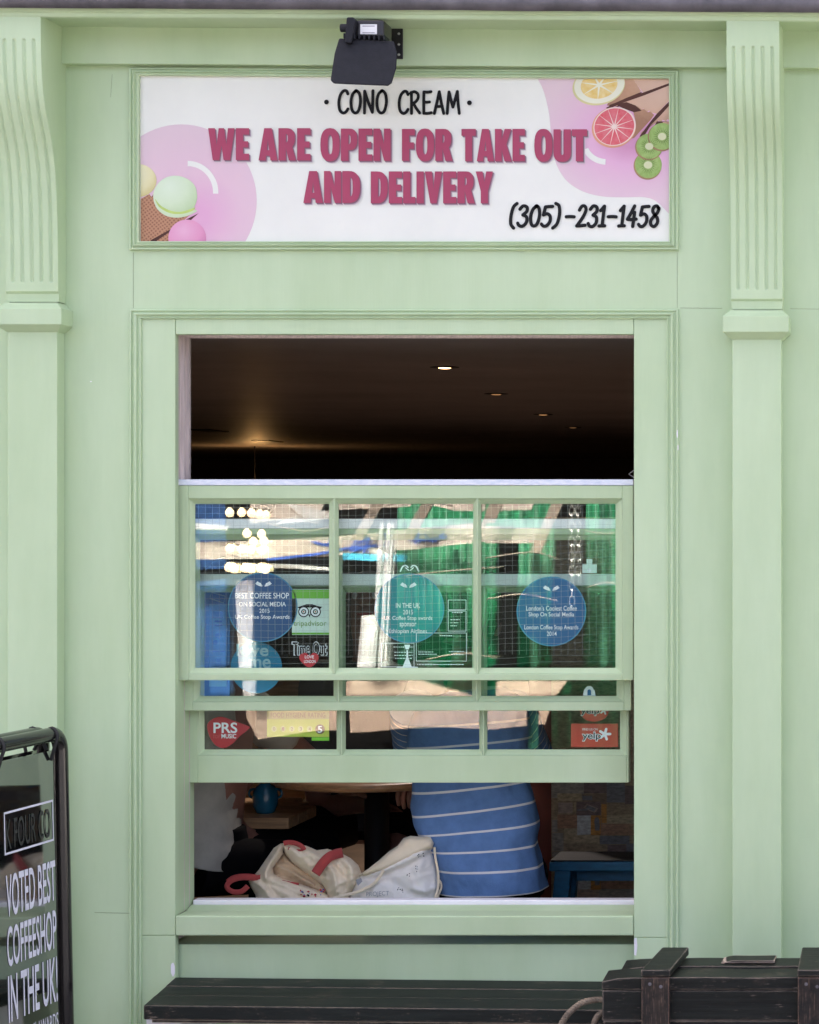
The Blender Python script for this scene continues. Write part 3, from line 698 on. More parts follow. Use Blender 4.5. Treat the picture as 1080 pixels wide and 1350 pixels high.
# three sliding sashes
def sash(y, th, outer, panes, top_white, bead=9, mesh=None, gl='pane_inner', name='sash'):
    x0, y0, x1, y1 = outer
    bm = B()
    rails = []
    X = [Xw(x0, y), Xw(x1, y)]; Zt, Zb = Zw(y0, y), Zw(y1, y)
    xs = []
    for (a, b, c, d) in panes: xs.append((Xw(a - bead, y), Xw(c + bead, y)))
    pt, pb = Zw(panes[0][1] - 7, y), Zw(panes[0][3] + 8, y)
    box(bm, X[0], xs[0][0], y, y + th, Zb, Zt); box(bm, xs[-1][1], X[1], y, y + th, Zb, Zt)
    box(bm, xs[0][0], xs[-1][1], y, y + th, pt, Zt); box(bm, xs[0][0], xs[-1][1], y, y + th, Zb, pb)
    for (a, b) in zip(xs, xs[1:]):
        m0 = (a[1] + b[0]) / 2
        box(bm, m0 - .0028, m0 + .0028, y + .0005, y + th, pb, pt)
    for i, (a, b, c, d) in enumerate(panes):
        lx = xs[i][0] if i == 0 else (xs[i - 1][1] + xs[i][0]) / 2 + .0028
        rx = xs[i][1] if i == len(panes) - 1 else (xs[i][1] + xs[i + 1][0]) / 2 - .0028
        yg = y + .017
        o = [(lx, pt), (rx, pt), (rx, pb), (lx, pb)]
        q0, q1 = P(a, b, yg), P(c, d, yg)
        frame_strip(bm, o, [(q0.x, q0.z), (q1.x, q0.z), (q1.x, q1.z), (q0.x, q1.z)], [(0, y + .001), (.12, y + .005), (.5, y + .009), (1, yg)])
    s = finish(bm, name, 'green_sash', SF, bevel=.0018)
    if top_white:
        bm = B(); box(bm, X[0], X[1], y - .002, y + th, Zt + .0003, Zw(top_white, y)); finish(bm, 'white_edge', 'white_worn' if y < .05 else 'white_rail', s, bevel=.0015)
    for (a, b, c, d) in panes:
        q0, q1 = P(a, b, y + .018), P(c, d, y + .018)
        bm = B(); box(bm, q0.x - .003, q1.x + .003, y + .0175, y + .0205, q1.z - .003, q0.z + .003)
        gp = finish(bm, 'glass_pane', gl, s)
    return s
S1 = sash(.03, .035, (233, 640, 835, 897), [(257.6, 664.5, 434, 880.5), (446.7, 664.3, 624, 880.5), (634.6, 664.3, 811.6, 880.5)], 632, gl='pane_outer')
S2 = sash(.07, .035, (240, 697, 832, 937), [(264, 712, 440, 917.5), (451.7, 712, 622.4, 917.5), (634.6, 712, 813, 917.5)], 684, bead=10)
S3 = sash(.11, .035, (246.7, 772, 829, 1032), [(269.8, 781, 444, 988), (456, 781, 632, 988), (642.6, 781, 817.5, 988)], 757, bead=9)
# wire mesh cast in the outer panes
for (a, c, wob) in ((257.6, 434, 1.0), (446.7, 624, 1.6), (634.6, 811.6, 1.6)):
    bm = B(); y = .0512; px = a + 4; k = 0
    while px < c - 1:
        tube(bm, [P(px + .8 * mnoise.noise(Vector((px, q * .02, 2))), q, y) for q in range(665, 881, 18)], .00032, 4); px += 9.2
    py = 668
    while py < 880:
        sl = 9.0 * (wob - 1)
        tube(bm, [P(q, min(880, max(664.5, py + wob * 2.2 * mnoise.noise(Vector((q * .012, py * .05, 7))) + sl * (.5 - (q - a) / (c - a)))), y + .0008) for q in [a + (c - a) * j / 14 for j in range(15)]], .00032, 4); py += 8.6
    finish(bm, 'wire_mesh', 'mesh_wire', S1)
# small wire catch on the right jamb
bm = B(); tube(bm, [P(838, 618.5, .06), P(829, 625, .05), P(838, 631, .06)], .0014, 8); finish(bm, 'wire_catch', 'steel', SF)

# ================================================================ sign
def grad_mat(name, cx, cy, rx, ry, stops, noise_amt=.04):
    m = mat(name, stops[0][1], .5, var=0); N = NT(m); o = P(cx, cy, 0) - P(534, 211, 0)
    tc = N.n('ShaderNodeTexCoord'); sb = N.n('ShaderNodeVectorMath'); sb.operation = 'SUBTRACT'; sb.inputs[1].default_value = (o.x, 0, o.z); N.l(tc.outputs['Object'], sb.inputs[0])
    ml = N.n('ShaderNodeVectorMath'); ml.operation = 'MULTIPLY'; ml.inputs[1].default_value = (500 / rx, 0, 500 / ry); N.l(sb.outputs[0], ml.inputs[0])
    ln = N.n('ShaderNodeVectorMath'); ln.operation = 'LENGTH'; N.l(ml.outputs[0], ln.inputs[0])
    nz = N.n('ShaderNodeTexNoise', Scale=70.0, Detail=5.0, Roughness=.7); N.l(tc.outputs['Object'], nz.inputs['Vector'])
    ad = N.n('ShaderNodeMath'); ad.operation = 'MULTIPLY_ADD'; ad.inputs[1].default_value = noise_amt * 4; N.l(nz.outputs[0], ad.inputs[0]); N.l(ln.outputs['Value'], ad.inputs[2])
    s2 = N.n('ShaderNodeMath'); s2.operation = 'SUBTRACT'; s2.inputs[1].default_value = noise_amt * 2; N.l(ad.outputs[0], s2.inputs[0])
    cr = N.n('ShaderNodeValToRGB'); N.l(s2.outputs[0], cr.inputs[0]); el = cr.color_ramp.elements
    el[0].position, el[0].color = stops[0][0], tuple(stops[0][1]) + (1,); el[1].position, el[1].color = stops[-1][0], tuple(stops[-1][1]) + (1,)
    for p_, c_ in stops[1:-1]: e = el.new(p_); e.color = tuple(c_) + (1,)
    N.l(cr.outputs[0], N.b.inputs['Base Color']); return m
grad_mat('print_circle', 262, 286, 130, 130, [(.10, (.66, .36, .52)), (.45, (.67, .47, .545)), (1.0, (.655, .51, .555))], .01)
grad_mat('print_swirl', 832, 178, 120, 95, [(.18, (.54, .25, .40)), (.42, (.66, .38, .54)), (.75, (.66, .46, .545)), (1.0, (.66, .51, .55))], .01)
grad_mat('print_green', 224, 246, 44, 42, [(.05, (.62, .73, .55)), (.55, (.57, .69, .47)), (1.0, (.42, .56, .30))])
grad_mat('print_green_low', 226, 252, 44, 42, [(.3, (.60, .72, .50)), (1.0, (.50, .62, .38))], .08)
grad_mat('print_yellow', 176, 230, 42, 36, [(.05, (.70, .69, .48)), (.6, (.68, .64, .36)), (1.0, (.52, .44, .14))])
grad_mat('print_rose', 243, 304, 38, 36, [(.05, (.70, .38, .52)), (.6, (.66, .28, .44)), (1.0, (.50, .16, .30))])
grad_mat('print_brown', 870, 104, 85, 60, [(.1, (.56, .35, .23)), (.6, (.46, .26, .15)), (1.0, (.30, .15, .08))], .10)
grad_mat('print_kraft', 872, 120, 90, 50, [(.1, (.62, .42, .31)), (.6, (.56, .36, .25)), (1.0, (.40, .23, .14))], .08)
SG = thing('shop_sign', P(534, 211, 0), 'white printed banner sign with pink swirls, fruit and take out lettering', 'sign')
bm = B(); ys = -.004
v = [P(185, 100, ys), P(883.4, 104, ys), P(883.4, 319.5, ys), P(185, 319.5, ys)]
prism(bm, v, (0, .0045, 0)); finish(bm, 'sign_panel', 'sign_white', SG)
SGC = (185.6, 882.8, 101, 318.9)
def rclip(pts):
    return clip_poly(pts, SGC[0], SGC[1], 104.2 if max(p[0] for p in pts) > 600 else 101.2, SGC[3])
def sprint(name, m, polys, layer):
    bm = B(); ms = m if isinstance(m, list) else [m]
    for k, pl in enumerate(polys):
        mi = 0
        if isinstance(pl, tuple) and isinstance(pl[0], int): mi, pl = pl
        flat(bm, rclip(pl), ys - .0004 * layer - .00003 * k, mi)
    return finish(bm, name, ms, SG)
sprint('pink_circle', 'print_circle', [circ(239, 265, 99.5, 101, 72)], 1)
def arc(cx, cy, rx, ry, a0, a1, w_, n=18):
    o = [(cx + (rx + w_ / 2) * math.cos(R(a0 + (a1 - a0) * k / n)), cy + (ry + w_ / 2) * math.sin(R(a0 + (a1 - a0) * k / n))) for k in range(n + 1)]
    i = [(cx + (rx - w_ / 2) * math.cos(R(a0 + (a1 - a0) * k / n)), cy + (ry - w_ / 2) * math.sin(R(a0 + (a1 - a0) * k / n))) for k in range(n + 1)]
    return o + i[::-1]
blob = [tuple(p) for p in spline([(704, 96), (716, 118), (724, 150), (727, 182), (732, 212), (746, 237), (768, 252), (795, 259), (825, 260), (850, 260), (866, 266), (884, 284)], 6)] + [(900, 284), (900, 96)]
sprint('pink_swirl', 'print_swirl', [blob], 1)
sprint('white_highlight', 'sign_white', [arc(247.5, 254, 37.0, 38.5, -90, 2, 7)], 2); sprint('white_highlight', 'sign_white', [arc(800, 186, 30, 27.5, 93, 158, 7.5)], 2)
sprint('wafer_cone', ['wafer', 'wafer_gap'], [(1, [(180, 290), (205, 252), (215, 262), (187, 296)]), [(184, 276), (186, 262), (197, 256), (202, 262), (184, 284)], (1, [(193, 320), (232, 296), (262, 281), (252, 290), (224, 308), (205, 320)]), [(180, 318), (184, 284), (202, 258), (210, 272), (230, 286), (258, 277), (236, 296), (200, 316), (194, 322)], [(200, 322), (222, 307), (232, 300), (224, 322)]], 2)
sprint('ice_cream_scoop', ['print_yellow', 'print_green', 'scoop_lime', 'print_rose', 'print_green_low'], [(0, circ(181, 238, 25.5, 22, 40)), (1, circ(231, 259, 29, 27.5, 40)), (4, [tuple(p) for p in spline([(204, 258), (208, 270), (222, 280), (240, 282), (257, 277), (259, 279), (246, 285), (232, 287), (218, 284), (207, 275), (203, 264)], 4, True)]), (2, [tuple(p) for p in spline([(204.5, 262), (212, 271), (226, 278), (240, 279), (256, 274), (258, 273), (254, 278), (240, 282), (224, 281), (210, 273)], 4, True)]), (1, circ(232, 254.5, 27.5, 22.5, 40)), (3, circ(247, 314, 25, 24.5, 40, R(15)))], 3)
jag = lambda a, b, n, amp: [(a[0] + (b[0] - a[0]) * k / n + (amp if k % 2 else -amp) * .5, a[1] + (b[1] - a[1]) * k / n + (amp if k % 2 else -amp)) for k in range(n + 1)]
sprint('paper_cone', ['print_brown', 'print_kraft', 'wafer_gap'], [(0, [(822, 100), (836, 100)] + jag((836, 106), (846, 121), 6, 1.2) + [(838, 127), (806, 140), (800, 139)]), (1, [(832, 100), (884, 100), (884, 109), (848, 122), (840, 112)]), (2, [(802, 139), (848, 122), (884, 109), (884, 112), (850, 126), (815, 141)]), (1, [(798, 143.5), (818, 133), (850, 121), (884, 109), (884, 131), (866, 150), (857, 148)] + jag((857, 147), (822, 136), 9, 1.6)), (0, jag((833, 138), (862, 150), 7, 1.4) + [(858, 158), (836, 182), (826, 184), (838, 160)]), (2, [(866, 150), (884, 132), (884, 136), (858, 160), (845, 176)]), (1, [(884, 135), (866, 152), (844, 178), (846, 174), (868, 160)] + jag((868, 160), (884, 158), 5, 1.4)), (2, [(858, 176), (866, 160), (880, 160), (884, 175), (876, 190)]), (1, jag((874, 162), (884, 176), 4, 1.3) + [(884, 160)]), (2, [(799, 142), (818, 132.5), (848, 122), (884, 109), (884, 112), (850, 125.5), (820, 136), (802, 144)]), (2, [(843, 180), (858, 160), (870, 148), (884, 133), (884, 137.5), (870, 153), (858, 165), (849, 180)]), (2, [(812, 138), (826, 134.5), (838, 139), (846, 146), (836, 148), (822, 143)]), (2, [(806, 138), (826, 129), (846, 121), (846, 122.5), (826, 131), (806, 140)])], 2)
def slice_print(name, cx, cy, rx, ry, rot, mats, segs, core, layer, frame=.78):
    pl = [(0, circ(cx - .6, cy + 1.0, rx, ry, 48, rot)), (1, circ(cx + .4, cy - .3, rx * .955, ry * .95, 48, rot))]
    if segs:
        for k in range(segs):
            a0, a1 = 2 * math.pi * (k + .012) / segs, 2 * math.pi * (k + .988) / segs
            pts = [(.10 * math.cos((a0 + a1) / 2), .10 * math.sin((a0 + a1) / 2))] + [(frame * math.cos(a0 + (a1 - a0) * j / 6), frame * math.sin(a0 + (a1 - a0) * j / 6)) for j in range(7)]
            pl.append((2, [(cx + x * rx * math.cos(rot) - y * ry * math.sin(rot), cy + x * rx * math.sin(rot) + y * ry * math.cos(rot)) for x, y in pts]))
    else:
        pl.append((2, circ(cx, cy, rx * .9, ry * .9, 40, rot)))
        for k in range(22):
            a = 2 * math.pi * k / 22; r0, r1 = .34, .66
            pl.append((4, [(cx + rx * r0 * math.cos(a - .07), cy + ry * r0 * math.sin(a - .07)), (cx + rx * r1 * math.cos(a), cy + ry * r1 * math.sin(a)), (cx + rx * r0 * math.cos(a + .07), cy + ry * r0 * math.sin(a + .07))]))
        pl.append((3, circ(cx, cy, rx * .30, ry * .26, 24, rot)))
    if core: pl.append((1, circ(cx, cy, rx * core, ry * core, 16)))
    return sprint(name, mats, pl, layer)
slice_print('lemon_slice', 790, 112, 35, 25.5, R(-12), ['lemon_rind', 'lemon_pith', 'lemon_flesh'], 7, 0, 3, .70)
slice_print('grapefruit_slice', 810, 167, 29.5, 26.5, R(-20), ['gf_rind', 'gf_pith', 'gf_flesh'], 12, .08, 3, .90)
KM = ['kiwi_rim', 'kiwi_green', 'kiwi_green', 'kiwi_core', 'kiwi_dark']
slice_print('kiwi_slice', 854.5, 217.5, 18.5, 18.5, 0, KM, 0, 0, 3); slice_print('kiwi_slice', 856, 193, 18, 17.5, 0, KM, 0, 0, 4); slice_print('kiwi_slice', 873, 180, 18.5, 18.5, 0, KM, 0, 0, 5)

# heavy condensed capitals, drawn as outlines (hole loops second)
def hv():
    s = .235
    G = {}
    G['E'] = (.43, [[(0, 0), (.43, 0), (.43, .2), (s, .2), (s, .40), (.40, .40), (.40, .59), (s, .59), (s, .80), (.43, .80), (.43, 1), (0, 1)]])
    G['F'] = (.42, [[(0, 0), (s, 0), (s, .38), (.39, .38), (.39, .58), (s, .58), (s, .80), (.42, .80), (.42, 1), (0, 1)]])
    G['L'] = (.40, [[(0, 0), (.40, 0), (.40, .2), (s, .2), (s, 1), (0, 1)]])
    G['T'] = (.50, [[(.13, 0), (.37, 0), (.37, .79), (.50, .79), (.50, 1), (0, 1), (0, .79), (.13, .79)]])
    G['I'] = (s, [[(0, 0), (s, 0), (s, 1), (0, 1)]])
    G['N'] = (.53, [[(0, 0), (.205, 0), (.205, .50), (.33, 0), (.53, 0), (.53, 1), (.325, 1), (.325, .50), (.20, 1), (0, 1)]])
    G['W'] = (.86, [[(.15, 0), (.36, 0), (.43, .46), (.50, 0), (.71, 0), (.86, 1), (.64, 1), (.585, .46), (.52, 1), (.34, 1), (.275, .46), (.22, 1), (0, 1)]])
    G['A'] = (.60, [[(0, 0), (.22, 0), (.24, .15), (.36, .15), (.38, 0), (.60, 0), (.42, 1), (.18, 1)], [(.265, .32), (.335, .32), (.30, .66)]])
    G['V'] = (.56, [[(.18, 0), (.38, 0), (.56, 1), (.33, 1), (.28, .45), (.23, 1), (0, 1)]])
    G['Y'] = (.56, [[(.165, 0), (.395, 0), (.395, .38), (.56, 1), (.34, 1), (.28, .66), (.22, 1), (0, 1), (.165, .38)]])
    G['K'] = (.58, [[(0, 0), (s, 0), (s, .36), (.335, 0), (.58, 0), (.40, .52), (.57, 1), (.34, 1), (s, .66), (s, 1), (0, 1)]])
    ell = lambda cx, cy, rx, ry, a0, a1, n: [(cx + rx * math.copysign(abs(math.cos(R(a))) ** .8, math.cos(R(a))), cy + ry * math.copysign(abs(math.sin(R(a))) ** .8, math.sin(R(a)))) for a in [a0 + (a1 - a0) * k / n for k in range(n + 1)]]
    G['O'] = (.60, [ell(.30, .5, .30, .515, 0, 345, 23), ell(.30, .5, .075, .30, 0, 345, 23)])
    G['D'] = (.55, [[(0, 0), (.18, 0)] + ell(.2, .5, .35, .5, -90, 90, 16) + [(.18, 1), (0, 1)], [(s, .2)] + ell(.245, .5, .075, .30, -90, 90, 10) + [(s, .8)]])
    G['P'] = (.51, [[(0, 0), (s, 0), (s, .33)] + ell(.26, .665, .25, .335, -90, 90, 14) + [(0, 1)], [(s, .51)] + ell(.25, .665, .05, .155, -90, 90, 8) + [(s, .82)]])
    G['R'] = (.56, [[(0, 0), (s, 0), (s, .40), (.33, 0), (.56, 0), (.44, .42)] + ell(.27, .69, .255, .31, -40, 90, 12) + [(0, 1)], [(s, .56)] + ell(.25, .69, .05, .13, -90, 90, 8) + [(s, .82)]])
    G['U'] = (.57, [[(0, 1), (0, .30)] + ell(.285, .28, .285, .295, 180, 360, 14) + [(.57, 1), (.335, 1), (.335, .28)] + ell(.285, .27, .05, .075, 0, -180, 6) + [(.235, 1)]])
    return G
HV = hv()
def heavy(bm, word, x0, y0, x1, y1, y, dx=0, dy=0, mi=0):
    gap = .035; W = sum(HV[c][0] for c in word) + gap * (len(word) - 1); k = (x1 - x0) / W; x = 0
    for c in word:
        w_, loops = HV[c]
        pts, ed, fc = [], [], []
        for lp in loops:
            b0 = len(pts); lp = [p for i, p in enumerate(lp) if math.dist(p, lp[i - 1]) > 1e-4]
            pts += [Vector(p) for p in lp]; ed += [(b0 + i, b0 + (i + 1) % len(lp)) for i in range(len(lp))]
        r_ = delaunay_2d_cdt(pts, ed, [], 0, 1e-5)
        def ins(q, lp):
            o = False
            for i in range(len(lp)):
                a, b = lp[i - 1], lp[i]
                if (a[1] > q.y) != (b[1] > q.y) and q.x < (b[0] - a[0]) * (q.y - a[1]) / (b[1] - a[1]) + a[0]: o = not o
            return o
        vs = {}
        for f in r_[2]:
            q = sum((r_[0][i] for i in f), Vector((0, 0))) / len(f)
            if sum(ins(q, lp) for lp in loops) % 2 == 0: continue
            ff = []
            for i in f:
                if i not in vs: vs[i] = bm.verts.new(P(x0 + (x + r_[0][i].x) * k + dx, y1 + (y0 - y1) * r_[0][i].y + dy, y))
                ff.append(vs[i])
            fa = bm.faces.new(ff); fa.material_index = mi; fa.normal_update()
            if fa.normal.y > 0: fa.normal_flip()
        x += w_ + gap
WORDS = [('WE', 274.5, 169, 328.5, 211), ('ARE', 341, 169, 409.5, 211.5), ('OPEN', 422.5, 169.5, 515, 212), ('FOR', 530, 170, 596.5, 212), ('TAKE', 608.5, 170, 692, 212.5), ('OUT', 704.5, 170.5, 774, 212.5), ('AND', 400, 225.5, 475, 267.5), ('DELIVERY', 489, 226, 650, 268)]
for wd in WORDS:
    bm = B()
    for q, (sx_, sy_) in enumerate(((2.9, 3.0), (2.1, 2.2), (1.3, 1.4))): heavy(bm, *wd, ys - .0024 - .0001 * q, sx_, sy_, 3 - q)
    heavy(bm, *wd, ys - .0030)
    # give the letters a little body so they stand off the panel
    finish(bm, 'lettering', ['sign_magenta', 'shadow_print', 'shadow_print_mid', 'shadow_print_pale'], SG)

# brush lettering, drawn as strokes
HW = {
 'C': (.62, [[(.60, .84), (.52, .97), (.36, .97), (.18, .78), (.10, .45), (.16, .12), (.34, 0), (.50, .06), (.60, .18)]]),
 'O': (.66, [[(.36, .98), (.16, .82), (.07, .48), (.14, .12), (.32, 0), (.50, .12), (.60, .5), (.54, .84), (.38, .98), (.30, .96)]]),
 'N': (.62, [[(.08, 0), (.09, .5), (.09, .96)], [(.09, .96), (.28, .5), (.52, .03)], [(.52, .03), (.54, .5), (.55, .98)]]),
 'R': (.62, [[(.10, .0), (.10, .5), (.09, .94)], [(.04, .90), (.26, .97), (.46, .86), (.46, .66), (.30, .50), (.12, .44)], [(.20, .46), (.36, .24), (.56, .02)]]),
 'E': (.56, [[(.10, .0), (.09, .5), (.10, .96)], [(.10, .96), (.30, .95), (.50, .97)], [(.10, .50), (.26, .50), (.42, .51)], [(.10, .01), (.30, .0), (.52, .03)]]),
 'A': (.64, [[(.05, 0), (.20, .50), (.33, .97)], [(.33, .97), (.44, .5), (.58, .0)], [(.14, .32), (.32, .31), (.50, .33)]]),
 'M': (.80, [[(.06, 0), (.10, .5), (.16, .96)], [(.16, .96), (.27, .6), (.38, .28)], [(.38, .28), (.50, .6), (.63, .98)], [(.63, .98), (.67, .5), (.74, .0)]]),
 '(': (.38, [[(.34, 1.10), (.16, .92), (.08, .50), (.12, .10), (.30, -.10)]]),
 ')': (.38, [[(.04, 1.10), (.24, .98), (.32, .58), (.24, .12), (.02, -.10)]]),
 '3': (.58, [[(.08, .82), (.24, .98), (.46, .92), (.48, .72), (.28, .54)], [(.28, .54), (.50, .44), (.52, .18), (.34, .0), (.14, .02), (.04, .14)]]),
 '0': (.60, [[(.36, .98), (.16, .82), (.07, .48), (.14, .12), (.30, 0), (.48, .12), (.56, .5), (.50, .84), (.36, .98), (.28, .95)]]),
 '5': (.60, [[(.56, .96), (.36, .95), (.16, .93)], [(.16, .93), (.13, .72), (.10, .54)], [(.10, .54), (.30, .60), (.48, .48), (.50, .22), (.34, .02), (.16, .0), (.04, .10)]]),
 '-': (.62, [[(.06, .46), (.30, .47), (.54, .46)]]),
 '2': (.62, [[(.12, .78), (.24, .96), (.42, .97), (.52, .80), (.42, .52), (.22, .22), (.06, .02)], [(.06, .02), (.30, .03), (.56, .06)]]),
 '1': (.42, [[(.06, .76), (.16, .86), (.26, .97)], [(.26, .97), (.25, .5), (.25, .03)], [(.06, .02), (.24, .03), (.40, .03)]]),
 '4': (.64, [[(.40, .98), (.24, .66), (.05, .34)], [(.05, .34), (.30, .33), (.58, .35)], [(.44, .68), (.43, .34), (.42, .0)]]),
 '8': (.58, [[(.48, .86), (.36, .98), (.18, .92), (.14, .74), (.28, .56), (.46, .40), (.50, .18), (.34, .0), (.14, .06), (.08, .26), (.22, .46), (.42, .64), (.50, .84), (.46, .90)]]),
}
def brush(bm, s, x0, y0, x1, y1, w_, y, slant=0):
    gap = .08; W = sum(HW[c][0] for c in s) + gap * (len(s) - 1); k = (x1 - x0) / W; x = 0; q = 0
    for c in s:
        for st in HW[c][1]:
            pts = [tuple(p) for p in spline([Vector((x0 + (x + a) * k + slant * b, y1 + (y0 - y1) * b)) for a, b in st], 6)]
            dpt = y - .00001 * q; q += 1
            stroke(bm, pts, w_, lambda a, b: P(a, b, dpt))
        x += HW[c][0] + gap
bm = B(); brush(bm, 'CONO', 444.5, 119, 511, 149, 4.0, ys - .003); flat(bm, circ(430.5, 134.5, 3.2, 3.2, 16), ys - .003); finish(bm, 'lettering', 'ink', SG)
bm = B(); brush(bm, 'CREAM', 524, 120, 607, 149.5, 4.0, ys - .003); flat(bm, circ(619, 135.5, 3.2, 3.2, 16), ys - .003); finish(bm, 'lettering', 'ink', SG)
bm = B(); brush(bm, '(305)', 670.5, 271, 737.5, 298, 4.5, ys - .003, 3); finish(bm, 'lettering', 'ink_soft', SG)
bm = B(); brush(bm, '-231-1458', 744, 271, 868, 298.5, 4.5, ys - .003, 3); finish(bm, 'lettering', 'ink_soft', SG)

# ================================================================ floodlight over the sign
FL = thing('floodlight', P(500, 60, -.03), 'black floodlight on a wall bracket tilted over the banner sign', 'floodlight')
bm = B()
yb, yf = -.075, -.215                                        # housing: slanting wedge, big face turned to the street
F = [(447, 50), (520, 54), (524, 70), (523, 90), (517, 110), (512, 113.5), (440, 110.5), (435.5, 106), (441, 70)]
def fy(py): return -.235 + (113 - py) / 63 * .03
a = [bm.verts.new(P(x, y, fy(y))) for x, y in F]
b = [bm.verts.new(P(478 + (x - 478) * .84, 88 + (y - 85) * .80, fy(y) + .075)) for x, y in F]
bm.faces.new(a); bm.faces.new(b[::-1])
for k in range(len(F)): bm.faces.new((a[k], b[k], b[(k + 1) % len(F)], a[(k + 1) % len(F)]))
bmesh.ops.recalc_face_normals(bm, faces=bm.faces)
hs = finish(bm, 'housing', 'lamp_black', FL, bevel=.004, seg=3)
bm = B()
for k in range(9):
    q = P(458 + k * 6.5, 50.5 + k * .3, -.185); box(bm, q.x - .0022, q.x + .0022, -.215, -.165, q.z - .006, q.z + .007)
finish(bm, 'cooling_fin', 'lamp_black', hs, bevel=.001)
bm = B(); q0, q1 = P(469, 49, -.20), P(506, 26, -.20); box(bm, q0.x, q1.x, -.20, -.115, q0.z, q1.z); jb = finish(bm, 'gear_box', 'lamp_gloss', FL, bevel=.006, seg=3)
bm = B(); q0, q1 = P(475, 45, -.2012), P(497, 32, -.2012); box(bm, q0.x, q1.x, -.2012, -.1998, q0.z, q1.z); finish(bm, 'rating_label', 'label_white', jb)
bm = B()
for t_ in (34.2, 43): q0, q1 = P(478, t_ + .9, -.2014), P(494, t_ - .5, -.2014); box(bm, q0.x, q1.x, -.2014, -.2011, q0.z, q1.z)
finish(bm, 'label_print', 'label_grey', jb)
bm = B(); prism(bm, [P(454, 56, -.222), P(463, 57, -.222), P(469, 27, -.222), (P(466, 22.5, -.222)), P(457, 22.5, -.222)], (0, .030, 0)); finish(bm, 'pivot_arm', 'lamp_black', FL, bevel=.003)
bm = B(); tube(bm, [P(449, 37, -.21), P(458, 37, -.21)], .0105, 14); finish(bm, 'tilt_knob', 'lamp_black', FL, bevel=.002)
bm = B(); q0, q1 = P(507, 77.5, -.036), P(531, 37.5, -.036); box(bm, q0.x, q1.x, -.036, -.0302, q0.z, q1.z); pl = finish(bm, 'wall_plate', 'lamp_gloss', FL, bevel=.001)
for py in (44.5, 58.5, 72): bm = B(); lathe(bm, P(526, py, -.036), [(.0001, -.0032), (.0028, -.0028), (.0036, 0)], 12, 'Y'); finish(bm, 'screw', 'steel', pl, smooth=True)
bm = B(); tube(bm, spline([P(512, 50, -.036), P(509, 46, -.08), P(503, 40, -.14)], 5), .008, 10); finish(bm, 'bracket_arm', 'lamp_gloss', FL)

# ================================================================ stickers on the glass
YB1 = .0525                                                  # just behind the outer glass
def sticker(name, label, cat, base_poly, base_mat, y, loc, group=None, th=.0004):
    t = thing(name, P(*loc, y), label, cat, group)
    bm = B(); a = [P(x, yy, y) for x, yy in base_poly]; prism(bm, a, (0, th, 0)); finish(bm, 'vinyl', base_mat, t)
    return t
def put(y): return lambda a, b: P(a, b, y)
def words(t, y, lst, m='sticker_print', weight=0):
    bm = B()
    for k, (s, x0, y0, x1, y1) in enumerate(lst): text(bm, s, x0, y0, x1, y1, put(y - .0006 - k * .00001), weight)
    return finish(bm, 'lettering', m, t)
def wings(t, y, cx, cy, s=1.0):
    bm = B()
    for d in (-1, 1):
        for k in range(3):
            p = [(cx + d * (2 + k * .8) * s, cy + (2.0 - k * 1.5) * s), (cx + d * (6) * s, cy + (1.2 - k * 1.6) * s), (cx + d * (10 - k) * s, cy + (-1.2 - k * 1.1) * s)]
            stroke(bm, [tuple(q) for q in spline([Vector(x) for x in p], 4)], 1.3 * s, put(y - .0007 - k * .00004 - (d + 1) * .0001))
    finish(bm, 'emblem', 'sticker_print', t)
GA = 'round coffee award stickers on the sash glass'
def award(label, cx, cy, r, m, lines, wc):
    t = sticker('award_sticker', label, 'sticker', circ(cx, cy, r, r, 56), m, YB1, (cx, cy), GA)
    bm = B(); o = circ(cx, cy, r, r, 56); i = circ(cx, cy, r - 1.5, r - 1.5, 56)
    for k in range(56): flat(bm, [o[k], o[(k + 1) % 56], i[(k + 1) % 56], i[k]], YB1 - .0005)
    finish(bm, 'rim', 'sticker_rim', t)
    words(t, YB1, lines, weight=.004); wings(t, YB1, *wc)
    return t
award('dark blue round award sticker reading best coffee shop on social media', 346.5, 800.5, 46, 'sticker_blue', [('BEST COFFEE SHOP', 310, 781.5, 381, 789), ('ON SOCIAL MEDIA', 315, 793.5, 377, 799.5), ('2015', 342, 802.5, 355.5, 808), ('UK Coffee Stop Awards', 310, 810.5, 382, 817.5)], (347.5, 770.5))
award('teal round award sticker in the middle pane naming an airline sponsor', 540, 802, 46, 'sticker_teal', [('IN THE UK', 522, 795, 554, 801.5), ('2015', 531.5, 804, 544.5, 810), ('UK Coffee Stop awards', 506.5, 812, 570, 819), ('sponsor', 527, 821, 549, 828), ('Ethiopian Airlines', 513, 829, 563, 836.5)], (538.5, 772))
award('blue round award sticker reading coolest coffee shop in the right pane', 727, 806, 46, 'sticker_navy', [("London's Coolest Coffee", 694, 798.5, 760.5, 805), ('Shop On Social Media', 697, 807, 757, 814.5), ('London Coffee Stop Awards', 691.5, 824, 762.5, 831.5), ('2014', 721, 832.5, 734, 838.5)], (727, 776))
YB2, YB3 = .0925, .1325
